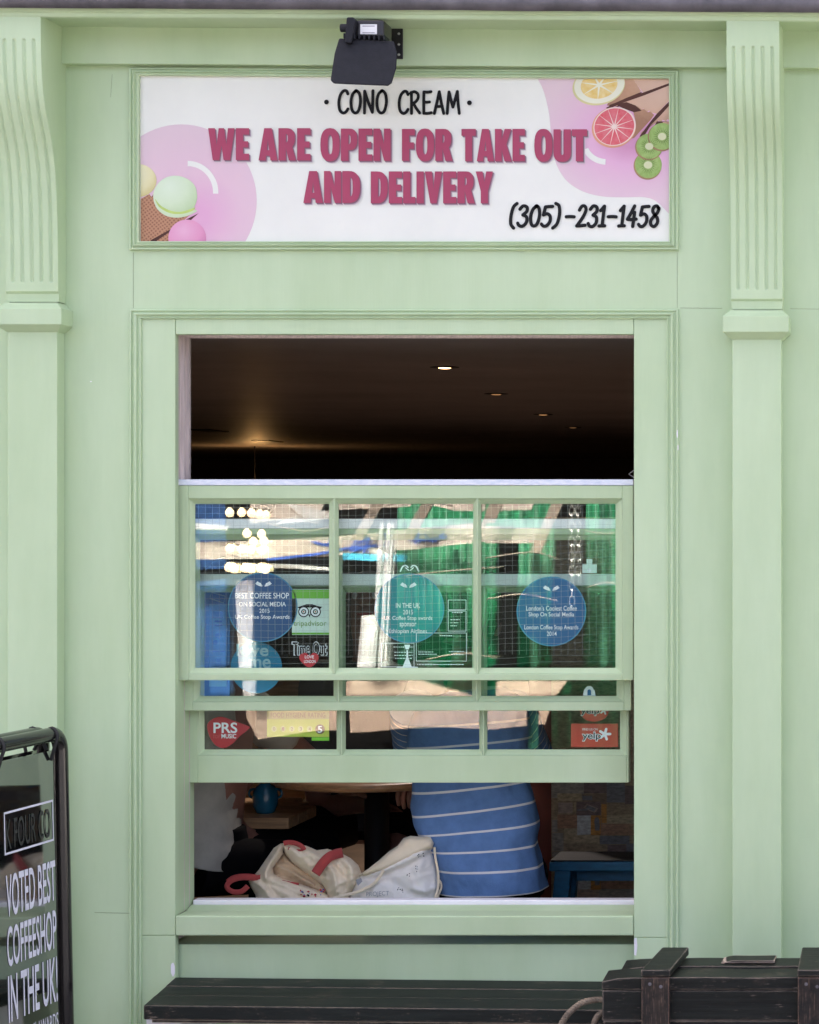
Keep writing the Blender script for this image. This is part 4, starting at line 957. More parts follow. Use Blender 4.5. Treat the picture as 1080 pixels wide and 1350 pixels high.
# blue leaflet and light strip hung behind the middle sash
t = thing('blue_leaflet', P(284, 830, .150), 'tall blue leaflet with pale icons behind the left panes', 'leaflet')
bm = B(); prism(bm, [P(266, 772, .150), P(303, 772, .150), P(303, 919, .150), P(266, 919, .150)], (0, .002, 0)); finish(bm, 'leaflet_sheet', 'leaflet_blue', t)
bm = B(); flat(bm, [(276, 796), (299, 796), (299, 905), (276, 905)], .149); finish(bm, 'pale_strip', 'sticker_sky', t)
bm = B()
for pl in ([(281, 806), (294, 806), (294, 815), (281, 815)], [(283, 818), (293, 818), (293, 820), (283, 820)], [(283, 823), (293, 823), (293, 825), (283, 825)], circ(288, 838, 4.5, 3.5, 16), circ(284, 847, 3.2, 3.2, 16), [(280, 858), (296, 858), (296, 859.2), (280, 859.2)], [(284, 868), (292, 868), (292, 875), (284, 875)], [(282, 884), (294, 884), (294, 890), (282, 890)]): flat(bm, pl, .148)
finish(bm, 'icon', 'leaflet_blue', t)
bm = B(); stroke(bm, [(277, 787), (279, 781), (297, 786), (295, 795), (277, 789)], 1.2, put(.1485)); finish(bm, 'card_icon', 'lettering_sky', t)
t = sticker('round_sticker', 'bright cyan round sticker reading love me low in left pane', 'sticker', circ(338, 880, 34, 34, 48), 'sticker_cyan', YB2, (338, 880))
words(t, YB2, [('love', 312, 849, 354, 865), ('me', 328, 868.5, 357, 881)], 'lettering_sky', .02)
t = sticker('review_sticker', 'pale green owl eyed travel review sticker in left pane', 'sticker', [(385, 777), (434, 777), (434, 837), (385, 837)], 'sticker_mint', YB1, (410, 807))
for pl in ([(385, 777.5), (434, 777.5), (434, 789), (385, 789)], [(385, 834), (434, 834), (434, 836.5), (385, 836.5)]):
    bm = B(); flat(bm, pl, YB1 - .0005); finish(bm, 'green_band', 'sticker_green', t)
bm = B(); flat(bm, [(392, 800.5), (397, 799), (404, 796.5), (412, 796.5), (419, 799), (425, 800), (422, 803), (414, 801), (402, 801), (396, 803)], YB1 - .00065)
flat(bm, [(406.5, 810), (410, 810), (408.3, 814)], YB1 - .00066); finish(bm, 'brow_and_beak', 'ink', t)
for cx in (400.5, 416):
    bm = B(); flat(bm, circ(cx, 806.5, 7.2, 7.2, 28), YB1 - .0006); eye = finish(bm, 'eye', 'ink', t)
    for nm, r_, m_, dz in (('eye_white', 5.8, 'sticker_white', .0008), ('eye_ring', 3.4, 'ink', .0010), ('eye_inner', 2.1, 'sticker_mint', .0012), ('pupil', 1.0, 'sticker_red', .0014)):
        bm = B(); flat(bm, circ(cx, 806.5, r_, r_, 24), YB1 - dz); finish(bm, nm, m_, eye)
words(t, YB1, [('tripadvisor', 387, 818, 430.5, 827.5)], 'text_green', .004)
t = thing('guide_sticker', P(409, 855, YB1), 'black outlined listings guide sticker with red heart in left pane', 'sticker')
bm = B(); text(bm, 'Time Out', 384.5, 845.5, 432, 864.5, put(YB1), .045); finish(bm, 'outline_lettering', 'sticker_white', t)
bm = B(); text(bm, 'Time Out', 385.8, 846.5, 430.8, 863.5, put(YB1 - .0006), .012); finish(bm, 'lettering', 'ink', t)
bm = B(); flat(bm, [tuple(p) for p in spline([Vector(p) for p in ((408, 864), (413, 860.5), (419, 863), (420, 869), (415, 876), (408, 880), (401, 876), (395, 869), (396, 863), (403, 860.5))], 4, True)], YB1 - .0008); finish(bm, 'heart', 'sticker_red', t)
words(t, YB1 - .0008, [('LOVE', 402, 864, 414, 868), ('LONDON', 401, 870, 416, 874)], 'sticker_print', .01)
# etched menu lines and ornaments of the middle pane
t = thing('etched_menu', P(560, 840, YB1), 'white outlined menu and lamp ornament printed on the middle pane', 'window lettering')
bm = B()
def rect(x0, y0, x1, y1, w_=.7):
    for a, b in (((x0, y0), (x1, y0)), ((x1, y0), (x1, y1)), ((x1, y1), (x0, y1)), ((x0, y1), (x0, y0))):
        if a[0] == b[0]: flat(bm, [(a[0] - w_ / 2, a[1]), (a[0] + w_ / 2, a[1]), (a[0] + w_ / 2, b[1]), (a[0] - w_ / 2, b[1])], YB1 - .0002)
        else: flat(bm, [(a[0], a[1] - w_ / 2), (b[0], a[1] - w_ / 2), (b[0], a[1] + w_ / 2), (a[0], a[1] + w_ / 2)], YB1 - .00025)
rect(591, 791, 614.5, 804); rect(591, 805.5, 614.5, 832); rect(549, 834.5, 615, 871.5); rect(503, 848, 546, 879)
for (x0, x1, yy) in ((596, 610, 807.5), (594, 606, 817), (594, 604, 821), (594, 603, 825), (552, 572, 859.5), (552, 576, 862.5), (592, 612, 859), (596, 612, 863), (580, 596, 838), (550, 612, 876), (519, 545, 853), (520, 544, 860), (520, 544, 864), (521, 543, 868)):
    x = x0
    while x < x1: wd_ = 1.0 + 2.2 * random.random(); flat(bm, [(x, yy - .55), (min(x1, x + wd_), yy - .55), (min(x1, x + wd_), yy + .55), (x, yy + .55)], YB1 - .00015); x += wd_ + .8
finish(bm, 'menu_print', 'sticker_print', t)
bm = B()
for pl in ([(533, 850), (541, 850), (539, 856), (535, 856)], [(534.5, 848), (536, 846.5), (538, 846.5), (539.5, 848)], [(536, 857), (538, 857), (538.4, 870), (535.6, 870)], [(533, 874), (535, 869), (539, 869), (541, 874), (543, 879), (531, 879)], [(523, 879), (551, 879), (551, 880.4), (523, 880.4)]): flat(bm, pl, YB1 - .0004)
finish(bm, 'lamp_ornament', 'sticker_print', t); bm = B()
for (x, y_) in ((532, 748), (549, 748)):
    s_ = -1 if x < 540 else 1
    stroke(bm, [tuple(p) for p in spline([Vector((540 + s_ * 2, 748)), Vector((540 + s_ * 5, 745.5)), Vector((540 + s_ * 9, 747)), Vector((540 + s_ * 12, 753))], 4)], 1.8, put(YB1 - .0005))
    stroke(bm, [tuple(p) for p in spline([Vector((540 + s_ * 1, 752)), Vector((540 + s_ * 3.5, 750)), Vector((540 + s_ * 5, 748.5))], 3)], 1.3, put(YB1 - .00055))
finish(bm, 'scroll_ornament', 'sticker_print', t)
t = thing('tower_sticker', P(777, 747, YB1), 'small pale tower shaped sticker above the right rail', 'sticker')
bm = B(); prism(bm, [P(x, y_, YB1) for x, y_ in ((768, 755.5), (768, 744), (773.5, 744), (773.5, 737), (781, 737), (781, 744), (787, 744), (787, 755.5))], (0, .0004, 0)); finish(bm, 'vinyl', 'sticker_mint', t)
bm = B(); flat(bm, circ(777, 752, 2.6, 2.6, 16), YB1 - .0005); finish(bm, 'spot_print', 'sticker_white', t)
t = thing('padlock_sticker', P(777, 912, YB2), 'white padlock shaped sticker under the outer sash at right', 'sticker')
bm = B(); prism(bm, [P(x, y_, YB2) for x, y_ in [(768.5, 918), (770, 910)] + [(777 + 5.5 * math.cos(R(a)), 909 - 4.5 * math.sin(R(a))) for a in range(160, -1, -20)] + [(784, 910), (785.5, 918)]], (0, .0004, 0)); finish(bm, 'vinyl', 'sticker_white', t)
bm = B(); flat(bm, [(774.6, 916.5), (774.6, 911)] + [(777 + 2.4 * math.cos(R(a)), 911 - 2.2 * math.sin(R(a))) for a in range(160, 10, -30)] + [(779.4, 911), (779.4, 916.5)], YB2 - .0006); finish(bm, 'keyhole', 'sticker_navy', t)
# inner sash stickers
t = thing('licence_sticker', P(297, 965, YB3), 'red plectrum shaped music licence sticker in lower left pane', 'sticker')
bm = B(); prism(bm, [P(*p, YB3) for p in spline([Vector(p) for p in ((273, 956), (282, 947), (293, 945), (305, 949), (327, 957), (328, 961), (316, 971), (306, 981), (295, 986), (285, 983), (277, 972))], 5, True)], (0, .0004, 0)); finish(bm, 'vinyl', 'sticker_red', t)
words(t, YB3, [('PRS', 281.5, 952.5, 313, 966.5), ], 'sticker_print', .02); words(t, YB3 - .0002, [('MUSIC', 292, 967.5, 311.5, 973.5)], 'sticker_print', .02); words(t, YB3 - .0004, [('for', 281, 966.5, 291, 973.5)], 'sticker_pinkred', 0)
t = sticker('rating_sticker', 'lime green food hygiene rating sticker showing five', 'sticker', [(352, 930), (434, 930), (434, 971.5), (352, 971.5)], 'sticker_lime', YB3, (393, 955))
bm = B(); flat(bm, [(352, 931), (434, 931), (434, 948), (352, 948)], YB3 - .0005); finish(bm, 'heading_band', 'sticker_olive', t)
words(t, YB3 - .0003, [('FOOD HYGIENE RATING', 357, 939.5, 429, 946)], 'disc_brown', 0)
bm = B()
for k in range(5): flat(bm, circ(361.5 + k * 11.7, 961, 3.9, 3.9, 20), YB3 - .0006)
finish(bm, 'score_disc', 'disc_pale', t)
bm = B()
for k in range(5): text(bm, str(k), 360 + k * 11.7, 958.8, 363 + k * 11.7, 963.2, put(YB3 - .0009 - k * .00001), 0)
finish(bm, 'score_digit', 'disc_brown', t)
bm = B(); flat(bm, circ(422, 961.5, 6.4, 6.4, 24), YB3 - .0007); finish(bm, 'chosen_score_disc', 'disc_brown', t)
bm = B(); text(bm, '5', 419, 957, 425, 966.2, put(YB3 - .001), .02); finish(bm, 'chosen_score_digit', 'sticker_print', t)
bm = B(); flat(bm, [(411, 972), (434, 972), (434, 976.5), (411, 976.5)], YB3 - .0002); finish(bm, 'footer_tab', 'sticker_bright', t)
def burst(bm, cx, cy, r, w_, y):
    for k in range(5):
        a = R(-75 + 72 * k); stroke(bm, [(cx + r * .28 * math.cos(a), cy + r * .28 * math.sin(a)), (cx + r * .6 * math.cos(a), cy + r * .6 * math.sin(a)), (cx + r * math.cos(a), cy + r * math.sin(a))], w_, put(y - k * .00003))
t = sticker('review_badge', 'round red review badge cut off by the sash rail', 'sticker', circ(783.5, 937, 19, 14.5, 40), 'sticker_orange', YB3, (783.5, 937))
words(t, YB3, [('yelp', 765, 932, 791, 944)], 'sticker_print', .06); words(t, YB3 - .0003, [('yelp', 766, 932.8, 790, 943.2)], 'ink', .01)
bm = B(); burst(bm, 796.5, 936.5, 5.0, 2.4, YB3 - .0008); finish(bm, 'burst_mark', 'sticker_print', t)
t = sticker('review_plate', 'rectangular red review sticker in the lower right pane', 'sticker', [(753, 954), (815, 954), (815, 985), (753, 985)], 'sticker_orange', YB3, (784, 970))
words(t, YB3, [('FIND US ON', 768, 960, 788, 963)], 'sticker_print', .004)
words(t, YB3 - .0001, [('yelp', 767, 964.5, 793, 977.5)], 'sticker_print', .06); words(t, YB3 - .0004, [('yelp', 768, 965.5, 792, 976.5)], 'ink', .01)
bm = B(); burst(bm, 797.5, 968, 7.0, 3.4, YB3 - .0008); finish(bm, 'burst_mark', 'sticker_print', t)

# ================================================================ inside: furniture
t = thing('round_table', (Xw(497, 1.1), 1.1, FZ), 'round wooden table on a black pedestal inside the window', 'table')
tx, tz = Xw(497, 1.1), Zw(1034, .8)
bm = B(); lathe(bm, (tx, 1.1, tz), [(.30, -.026), (.312, -.022), (.315, -.013), (.312, -.003), (.305, 0)], 56); finish(bm, 'tabletop', 'table_wood', t)
bm = B(); lathe(bm, (tx, 1.1, FZ), [(.04, .03), (.038, .05), (.038, tz - FZ - .034)], 24); finish(bm, 'pedestal', 'iron_black', t, smooth=True)
bm = B(); lathe(bm, (tx, 1.1, tz - .040), [(.075, 0), (.085, .013)], 24); finish(bm, 'top_plate', 'iron_black', t)
bm = B(); lathe(bm, (tx, 1.1, FZ), [(.24, 0), (.24, .012), (.05, .032)], 32); finish(bm, 'base', 'iron_black', t)
lx1 = Xw(381, .9); lz = Zw(1078.5, .9)
t = thing('plank_table', (lx1 - .5, 1.15, FZ), 'low slatted wooden table at left carrying the blue pot', 'table')
bm = B()
for k in range(5): box(bm, lx1 - 1.0, lx1 - (.05 * max(0, k - 2)), .90 + k * .1, .996 + k * .1, lz - .034, lz)
finish(bm, 'tabletop', 'plank_wood', t, bevel=.003)
for xa, ya in ((lx1 - .1, .95), (lx1 - .1, 1.33), (lx1 - .95, .95), (lx1 - .95, 1.33)): bm = B(); box(bm, xa - .03, xa + .03, ya - .03, ya + .03, FZ, lz - .035); finish(bm, 'leg', 'iron_black', t, bevel=.003)
px, pz = Xw(350, 1.02), lz
t = thing('blue_pot', (px, 1.02, pz), 'small turquoise glazed pot with yellow stopper on the slatted table', 'pot')
bm = B(); lathe(bm, (px, 1.02, pz), [(.026, 0), (.029, .004), (.037, .022), (.039, .046), (.0385, .049), (.039, .052), (.036, .068), (.028, .082), (.016, .090), (.012, .093)], 32); pot = finish(bm, 'body', 'pot_blue', t, smooth=True)
bm = B(); lathe(bm, (px, 1.02, pz), [(.0125, .0915), (.0135, .097), (.009, .103), (.006, .110), (.003, .114)], 18); finish(bm, 'stopper', 'pot_lid', t, smooth=True)
for s in (-1, 1): bm = B(); tube(bm, spline([(px + s * .030, 1.02, pz + .074), (px + s * .046, 1.02, pz + .070), (px + s * .050, 1.02, pz + .055), (px + s * .037, 1.02, pz + .045)], 5), .004, 8); finish(bm, 'handle', 'pot_blue', pot, smooth=True)
# back bench slats behind pot
t = thing('slatted_bench', (Xw(350, 1.75), 1.8, FZ), 'dim slatted wooden bench back behind the blue pot', 'bench')
bm = B()
for k in range(5): z = .70 + k * .085; box(bm, -1.9, Xw(400, 1.7), 1.72 + k * .012, 1.745 + k * .012, z, z + .070)
finish(bm, 'backrest', 'plank_wood', t, bevel=.003)
bm = B(); box(bm, -1.9, Xw(400, 1.7), 1.42, 1.72, .52, .55); finish(bm, 'seat', 'plank_wood', t, bevel=.003)
for xa in (-1.85, Xw(392, 1.7)): bm = B(); box(bm, xa - .03, xa + .03, 1.50, 1.56, FZ, .519); finish(bm, 'leg', 'iron_black', t)
# banquette under the window
t = thing('window_seat', (0, .5, FZ), 'long black upholstered seat just inside the window', 'seat')
bm = B(); box(bm, -1.2, .62, .37, .66, FZ, .47); finish(bm, 'plinth', 'iron_black', t); bm = B(); box(bm, -1.2, .62, .365, .67, .4705, .545); finish(bm, 'cushion', 'denim_dark', t, bevel=.02, seg=3)
# blue stool-bench at right
sx0 = Xw(724, .85); sz = Zw(1134, .85)
t = thing('blue_bench', (sx0 + .4, 1.0, FZ), 'worn blue painted wooden bench before the papered wall', 'bench')
bm = B(); box(bm, sx0, sx0 + .85, .85, 1.03, sz - .034, sz - .0055); st_ = finish(bm, 'seat', 'stool_blue', t, bevel=.004)
bm = B(); box(bm, sx0 + .003, sx0 + .847, .853, 1.027, sz - .005, sz); finish(bm, 'worn_seat_top', 'seat_grey', st_, bevel=.002)
for s, xa in ((1, sx0 + .03), (-1, sx0 + .82)):
    for ya in (.875, 1.00):
        bm = B(); hexa(bm, [(xa - s * .025 + dx - .028, ya + dy - .02, FZ) if False else (xa - s * .03 + dx, ya + dy, FZ) for dx, dy in ((-.024, -.02), (.024, -.02), (.024, .02), (-.024, .02))] + [(xa + s * .01 + dx, ya + dy, sz - .031) for dx, dy in ((-.024, -.02), (.024, -.02), (.024, .02), (-.024, .02))]); finish(bm, 'leg', 'stool_blue', t, bevel=.003)
bm = B(); box(bm, sx0 + .07, sx0 + .78, .93, .945, sz - .075, sz - .0345); finish(bm, 'stretcher', 'stool_blue', t)
# papered partition
wx0 = Xw(727, 1.3)
t = thing('papered_partition', (.7, 1.35, FZ), 'partition pasted over with old brown prints and pages', 'partition')
bm = B(); box(bm, wx0, 2.0, 1.3, 1.36, FZ, 1.66); finish(bm, 'panel', 'print_0', t)
bm = B(); yv = 1.2985
cards = [(727, 1032, 770, 1052, 7), (770, 1032, 800, 1046, 6), (800, 1032, 824, 1058, 8), (824, 1036, 840, 1060, 6), (735, 1046, 767, 1056, 1), (768, 1047, 800, 1060, 2), (736, 1058, 755, 1072, 3), (757, 1057, 760, 1070, 1), (793, 1059, 800, 1085, 5), (800, 1059, 840, 1073, 0), (735, 1074, 761, 1092, 9), (800, 1074, 836, 1087, 1), (792, 1086, 836, 1101, 9), (728, 1081, 735, 1097, 7), (728, 1098, 743, 1122, 7), (744, 1091, 790, 1112, 1), (743, 1113, 800, 1127, 0), (791, 1102, 830, 1113, 8), (801, 1114, 826, 1128, 6), (826, 1112, 840, 1128, 8), (728, 1123, 742, 1130, 7), (742, 1147, 761, 1183, 2), (790, 1147, 798, 1163, 5), (799, 1149, 838, 1158, 1), (792, 1158, 838, 1172, 9), (761, 1171, 790, 1184, 3), (790, 1172, 838, 1184, 7), (768, 1049, 781, 1055, 8)]
for k, (a, b, c, d, mi) in enumerate(cards): flat(bm, [(a, b), (c, b), (c, d), (a, d)], yv - .0004 * (k % 7) - .00002 * k, mi)
for dy_ in (0, 72): flat(bm, [(761, 1075 + dy_), (779, 1075 + dy_), (779, 1100 + dy_), (761, 1101 + dy_)], yv - .004, 4); flat(bm, [(779, 1075 + dy_), (792, 1075 + dy_), (792, 1101 + dy_), (779, 1101 + dy_)], yv - .0036, 5); flat(bm, circ(787, 1083 + dy_, 3.5, 6, 14), yv - .0042, 8); flat(bm, [(784, 1086 + dy_), (791, 1086 + dy_), (790.5, 1095 + dy_), (784.5, 1095 + dy_)], yv - .0043, 8)
flat(bm, [(760, 1057), (792, 1057), (792, 1075), (760, 1075)], yv - .0044, 6)
flat(bm, [(774, 1059.5), (789, 1066), (784, 1072), (769, 1065)], yv - .0048, 3); flat(bm, [(775, 1061.5), (786, 1066.2), (783, 1070), (772, 1065)], yv - .0051, 8); flat(bm, [(761, 1067), (775, 1066), (775, 1068.5), (761, 1069)], yv - .0052, 8)
random.seed(3)
for k in range(46):                                          # the rest of the wall beyond the window's view
    a, b = random.uniform(wx0 + .01, 1.9), random.uniform(.15, 1.6); w_, h_ = random.uniform(.05, .18), random.uniform(.04, .16)
    if 1.676 - 1.2 * .87 < b < .93 and a < .5: continue
    x1_ = min(1.98, a + w_); z1_ = min(1.64, b + h_)
    y_ = yv - .0002 - .00005 * k
    f = bm.faces.new([bm.verts.new(c) for c in ((a, y_, b), (x1_, y_, b), (x1_, y_, z1_), (a, y_, z1_))]); f.material_index = random.choice((0, 1, 2, 3, 6, 7, 8, 9))
finish(bm, 'pasted_prints', ['print_%d' % i for i in range(10)], t)
bm = B(); box(bm, Xw(699, 1.42), wx0 - .004, 1.40, 1.55, FZ, 1.66)
tag(finish(bm, 'interior_pillar', 'red_brown', loc=(Xw(712, 1.42), 1.45, FZ)), 'dark red brown painted pillar beside the papered partition', 'pillar')

# ================================================================ ceiling lights
GC = 'recessed ceiling downlights receding into the shop'
lights = [(-.36, 2.0, 'nearest recessed downlight, glowing brightest in the dark ceiling', 8), (-.545, 3.8, 'second recessed downlight from the window, faintly lit', .25), (-.72, 5.86, 'third recessed downlight from the window, a small glint', .35), (-.87, 7.66, 'farthest recessed downlight in the dark ceiling', .12)]
for i, (x, y, lb, st) in enumerate(lights):
    t = thing('downlight', (x, y, CEIL), lb, 'downlight', GC)
    bm = B(); n_ = 28
    prof = [(.030, .0), (.048, -.004), (.050, -.001), (.050, -.0005)]
    lathe(bm, (x, y, CEIL), [(.050, -.0005), (.052, -.002), (.046, -.0035), (.024, -.0037)], 28); finish(bm, 'trim_ring', 'iron_black', t, smooth=True)
    m = emit('spot_%d' % i, (1.0, .50, .20), st * .11)
    if i < 3:
        sd = bpy.data.lights.new('spot_light', 'SPOT'); sd.energy = 7.0; sd.color = (1, .86, .78); sd.spot_size = R(110); sd.spot_blend = .6; sd.shadow_soft_size = .03
        so_ = bpy.data.objects.new('spot_light', sd); COL.objects.link(so_); so_.location = (0, 0, -.012); so_.parent = t
    bm = B(); lathe(bm, (x, y, CEIL), [(.022, -.0038), (.019, -.0055), (.010, -.0065), (.003, -.0067)], 20); finish(bm, 'bulb', m, t, smooth=True)
GV = 'slot vents in the ceiling'
for (px_, py_, D, lb) in ((353, 581.5, 16.3, 'thin dark slot vent in the warm glow on the ceiling'), (277, 566.5, 14.2, 'thin dark slot vent at the left end of the ceiling')):
    q = P(px_, py_, D - 6); bm = B(); box(bm, q.x - .062, q.x + .062, q.y - .18, q.y + .18, CEIL - .006, CEIL - .0005)
    tag(finish(bm, 'slot_vent', 'iron_black', loc=(q.x, q.y, CEIL)), lb, 'vent', GV)
q = Vector((-4.0, 11.6, 1.74))
t = thing('pendant_lamp', (q.x, q.y, CEIL), 'warm pendant lamp far back behind the white sash edge', 'lamp')
bm = B(); tube(bm, [(q.x, q.y, CEIL), (q.x, q.y, q.z + .073)], .004, 8); finish(bm, 'cord', 'iron_black', t)
bm = B(); lathe(bm, q, [(.05, -.12), (.11, -.085), (.15, -.035), (.16, 0)], 24); sh = finish(bm, 'lamp_shade', 'iron_black', t)
bm = B(); lathe(bm, q + Vector((0, 0, .03)), [(.02, -.03), (.034, -.02), (.045, 0), (.034, .03), (.01, .042)], 18); finish(bm, 'bulb', emit('pendant_glow', (1, .6, .25), .7), t, smooth=True)
ld = bpy.data.lights.new('pendant_light', 'POINT'); ld.energy = .34; ld.color = (1, .55, .2); ld.shadow_soft_size = .04
lo = bpy.data.objects.new('pendant_light', ld); COL.objects.link(lo); lo.location = (.03, -.06, q.z + .09 - CEIL); lo.parent = t

# ================================================================ people
def hand(J, E, pre, wrist, d, side, up, s=1.0, curl=.5):
    """palm and five fingers: d finger direction, side towards the thumb, up back of the hand"""
    wv = Vector(wrist); d, side, up = Vector(d).normalized(), Vector(side).normalized(), Vector(up).normalized()
    J[pre + 'palm'] = (*(wv + d * .045 * s), (.030 * s, .016 * s)); E.append((pre + 'wrist', pre + 'palm'))
    for k, (o, l) in enumerate(((.027, .068), (.009, .076), (-.009, .071), (-.026, .056))):
        b = wv + d * .088 * s + side * o * s; p = pre + 'palm'
        J[f'{pre}k{k}'] = (*b, .0095 * s); E.append((p, f'{pre}k{k}'))
        dd = (d * (1 - curl * .3) - up * curl * .6).normalized(); b2 = b + dd * l * .55 * s; J[f'{pre}m{k}'] = (*b2, .0085 * s); E.append((f'{pre}k{k}', f'{pre}m{k}'))
        dd = (d * (1 - curl) - up * curl * 1.2).normalized(); b3 = b2 + dd * l * .5 * s; J[f'{pre}e{k}'] = (*b3, .0068 * s); E.append((f'{pre}m{k}', f'{pre}e{k}'))
    b = wv + d * .035 * s + side * .038 * s - up * .006; J[pre + 't0'] = (*b, .0105 * s); E.append((pre + 'palm', pre + 't0'))
    b2 = b + (d * .7 + side * .45 - up * .25).normalized() * .034 * s; J[pre + 't1'] = (*b2, .0095 * s); E.append((pre + 't0', pre + 't1'))
    b3 = b2 + (d * .9 + side * .05 - up * .3).normalized() * .026 * s; J[pre + 't2'] = (*b3, .0078 * s); E.append((pre + 't1', pre + 't2'))
def head(J, E, neck, c, f, r=.095):
    """skull, jaw and nose on the neck joint; f = facing"""
    c, f = Vector(c), Vector(f).normalized()
    J['skull'] = (*(c + Vector((0, 0, .025)) - f * .012), (r * .86, r * .95)); J['crown'] = (*(c + Vector((0, 0, .085)) - f * .02), r * .62)
    J['jaw'] = (*(c - Vector((0, 0, .055)) + f * .030), r * .58); J['chin'] = (*(c - Vector((0, 0, .085)) + f * .052), r * .34)
    J['nose'] = (*(c - Vector((0, 0, .008)) + f * .105), .013)
    E += [(neck, 'jaw'), ('jaw', 'skull'), ('skull', 'crown'), ('jaw', 'chin'), ('skull', 'nose')]
def face_bits(t, c, f, r=.095):
    c, f = Vector(c), Vector(f).normalized(); s = f.cross(Vector((0, 0, 1))).normalized()
    bm = B()
    for k in (-1, 1): bmesh.ops.create_uvsphere(bm, u_segments=10, v_segments=8, radius=.011, matrix=Matrix.Translation(c + f * .078 + s * .031 * k + Vector((0, 0, .012))))
    finish(bm, 'eyes', 'label_white', t, smooth=True)
    for k in (-1, 1):
        bm = B(); bmesh.ops.create_uvsphere(bm, u_segments=12, v_segments=8, radius=1, matrix=Matrix.Translation(c + s * .080 * k - f * .008) @ Matrix.Diagonal((.014 + abs(f.x) * .012, .014 + abs(f.y) * .012, .030, 1))); finish(bm, 'ear', 'skin', t, smooth=True)
    bm = B(); tube(bm, spline([c + f * .080 - Vector((0, 0, .048)) + s * .024 * k for k in (-1, -.3, .3, 1)], 3), .0045, 6); finish(bm, 'mouth', 'sticker_pinkred', t, smooth=True)
def hair(t, c, f, m, r=.108, back=.02):
    c, f = Vector(c), Vector(f).normalized(); bm = B()
    bmesh.ops.create_uvsphere(bm, u_segments=28, v_segments=20, radius=1, matrix=Matrix.Translation(c + Vector((0, 0, .045)) - f * back) @ Matrix.Diagonal((r * .92, r * .98, r * 1.02, 1)))
    dl = []
    for v in bm.verts:
        q = v.co - c
        if q.dot(f) > .045 and q.z < .075: dl.append(v)
        elif q.z < -.03: dl.append(v)
        else: v.co += v.co.normalized() * .006 * mnoise.noise(v.co * 40)
    bmesh.ops.delete(bm, geom=dl, context='VERTS'); finish(bm, 'hair', m, t, smooth=True)

# --- person in the blue striped polo, sitting with the back to the window
hem = P(652, 1173, .46); V3 = Vector
t = thing('person', (hem.x, .46, .545), 'person in a blue striped polo shirt sitting back to the window', 'person')
HX, HZ = hem.x - .035, hem.z
sh_c = V3((HX - .085, .60, 1.10)); hc = V3((HX - .10, .76, 1.335)); fdir = V3((-.05, 1, -.25))
J, E = {}, []
J['pelvis'] = (HX, .50, .635, (.125, .10)); J['belly'] = (HX - .03, .50, .78, (.125, .095)); J['chest'] = (HX - .07, .575, .97, (.115, .075)); J['neckbase'] = (HX - .09, .645, 1.13, .062); J['neck'] = (HX - .095, .69, 1.21, .052)
E += [('pelvis', 'belly'), ('belly', 'chest'), ('chest', 'neckbase'), ('neckbase', 'neck')]
head(J, E, 'neck', hc, fdir)
for s, pre in ((-1, 'l'), (1, 'r')):
    J[pre + 'sh'] = (HX - .085 + s * .145, .62, 1.07, .052); J[pre + 'elbow'] = (HX - .08 + s * .175, .80, .90, .040); J[pre + 'wrist'] = (HX - .10 + s * .10, .96, .885, .027)
    E += [('chest', pre + 'sh'), (pre + 'sh', pre + 'elbow'), (pre + 'elbow', pre + 'wrist')]
    hand(J, E, pre, J[pre + 'wrist'][:3], (-s * .4, 1, -.15), (-s, -.3, .2), (0, .1, 1))
    J[pre + 'hip'] = (HX + s * .075, .56, .63, .08); J[pre + 'knee'] = (HX - .15 + s * .085, .94, .615, .060); J[pre + 'ankle'] = (HX - .13 + s * .10, .98, FZ + .09, .040); J[pre + 'toe'] = (HX - .15 + s * .11, 1.14, FZ + .04, .034)
    E += [('pelvis', pre + 'hip'), (pre + 'hip', pre + 'knee'), (pre + 'knee', pre + 'ankle'), (pre + 'ankle', pre + 'toe')]
skin_body('body', J, E, 'skin', t)
face_bits(t, hc, fdir); hair(t, hc, fdir, 'hair_brown')
bm = B()
def sring(lx, rx, yl, yr, dy, y, cy=None):                  # ring of cloth from its left and right silhouette on the picture
    a, b = P(lx, yl, y + .10), P(rx, yr, y + .10); return ((a + b) / 2, (b - a) / 2, V3((0, dy, -.0)))
rings = [sring(581, 722, 1175, 1171, .125, .38), sring(577, 716, 1144, 1141, .12, .375), sring(567, 709, 1120, 1113, .12, .375), sring(555, 706, 1098, 1084, .12, .385), sring(546.5, 701, 1074, 1057, .115, .40), sring(545, 698, 1044, 1029, .115, .42), sring(546, 698, 1014, 1001, .115, .45), sring(543, 700, 985, 972, .112, .475), sring(545, 701, 957, 946, .12, .475), sring(556, 690, 930, 922, .115, .485), sring(590, 664, 910, 906, .09, .53)]
STR = len(rings) - 1
loft(bm, rings, 80, 16, 2.6, .015, 6.0, 3)
shirt = finish(bm, 'polo_shirt', 'blue_stripes', t)
for s, pre in ((-1, 'l'), (1, 'r')):
    bm = B(); a, b = V3(J[pre + 'sh'][:3]), V3(J[pre + 'elbow'][:3]); d = b - a; u = d.orthogonal().normalized(); v_ = d.cross(u).normalized()
    loft(bm, [(a - d * .25, u * .066, v_ * .066), (a + d * .1, u * .072, v_ * .072), (a + d * .5, u * .068, v_ * .068), (a + d * .85, u * .066, v_ * .066)], 24, 5, 2, .004, 14, s); finish(bm, 'sleeve', 'blue_stripes', shirt)
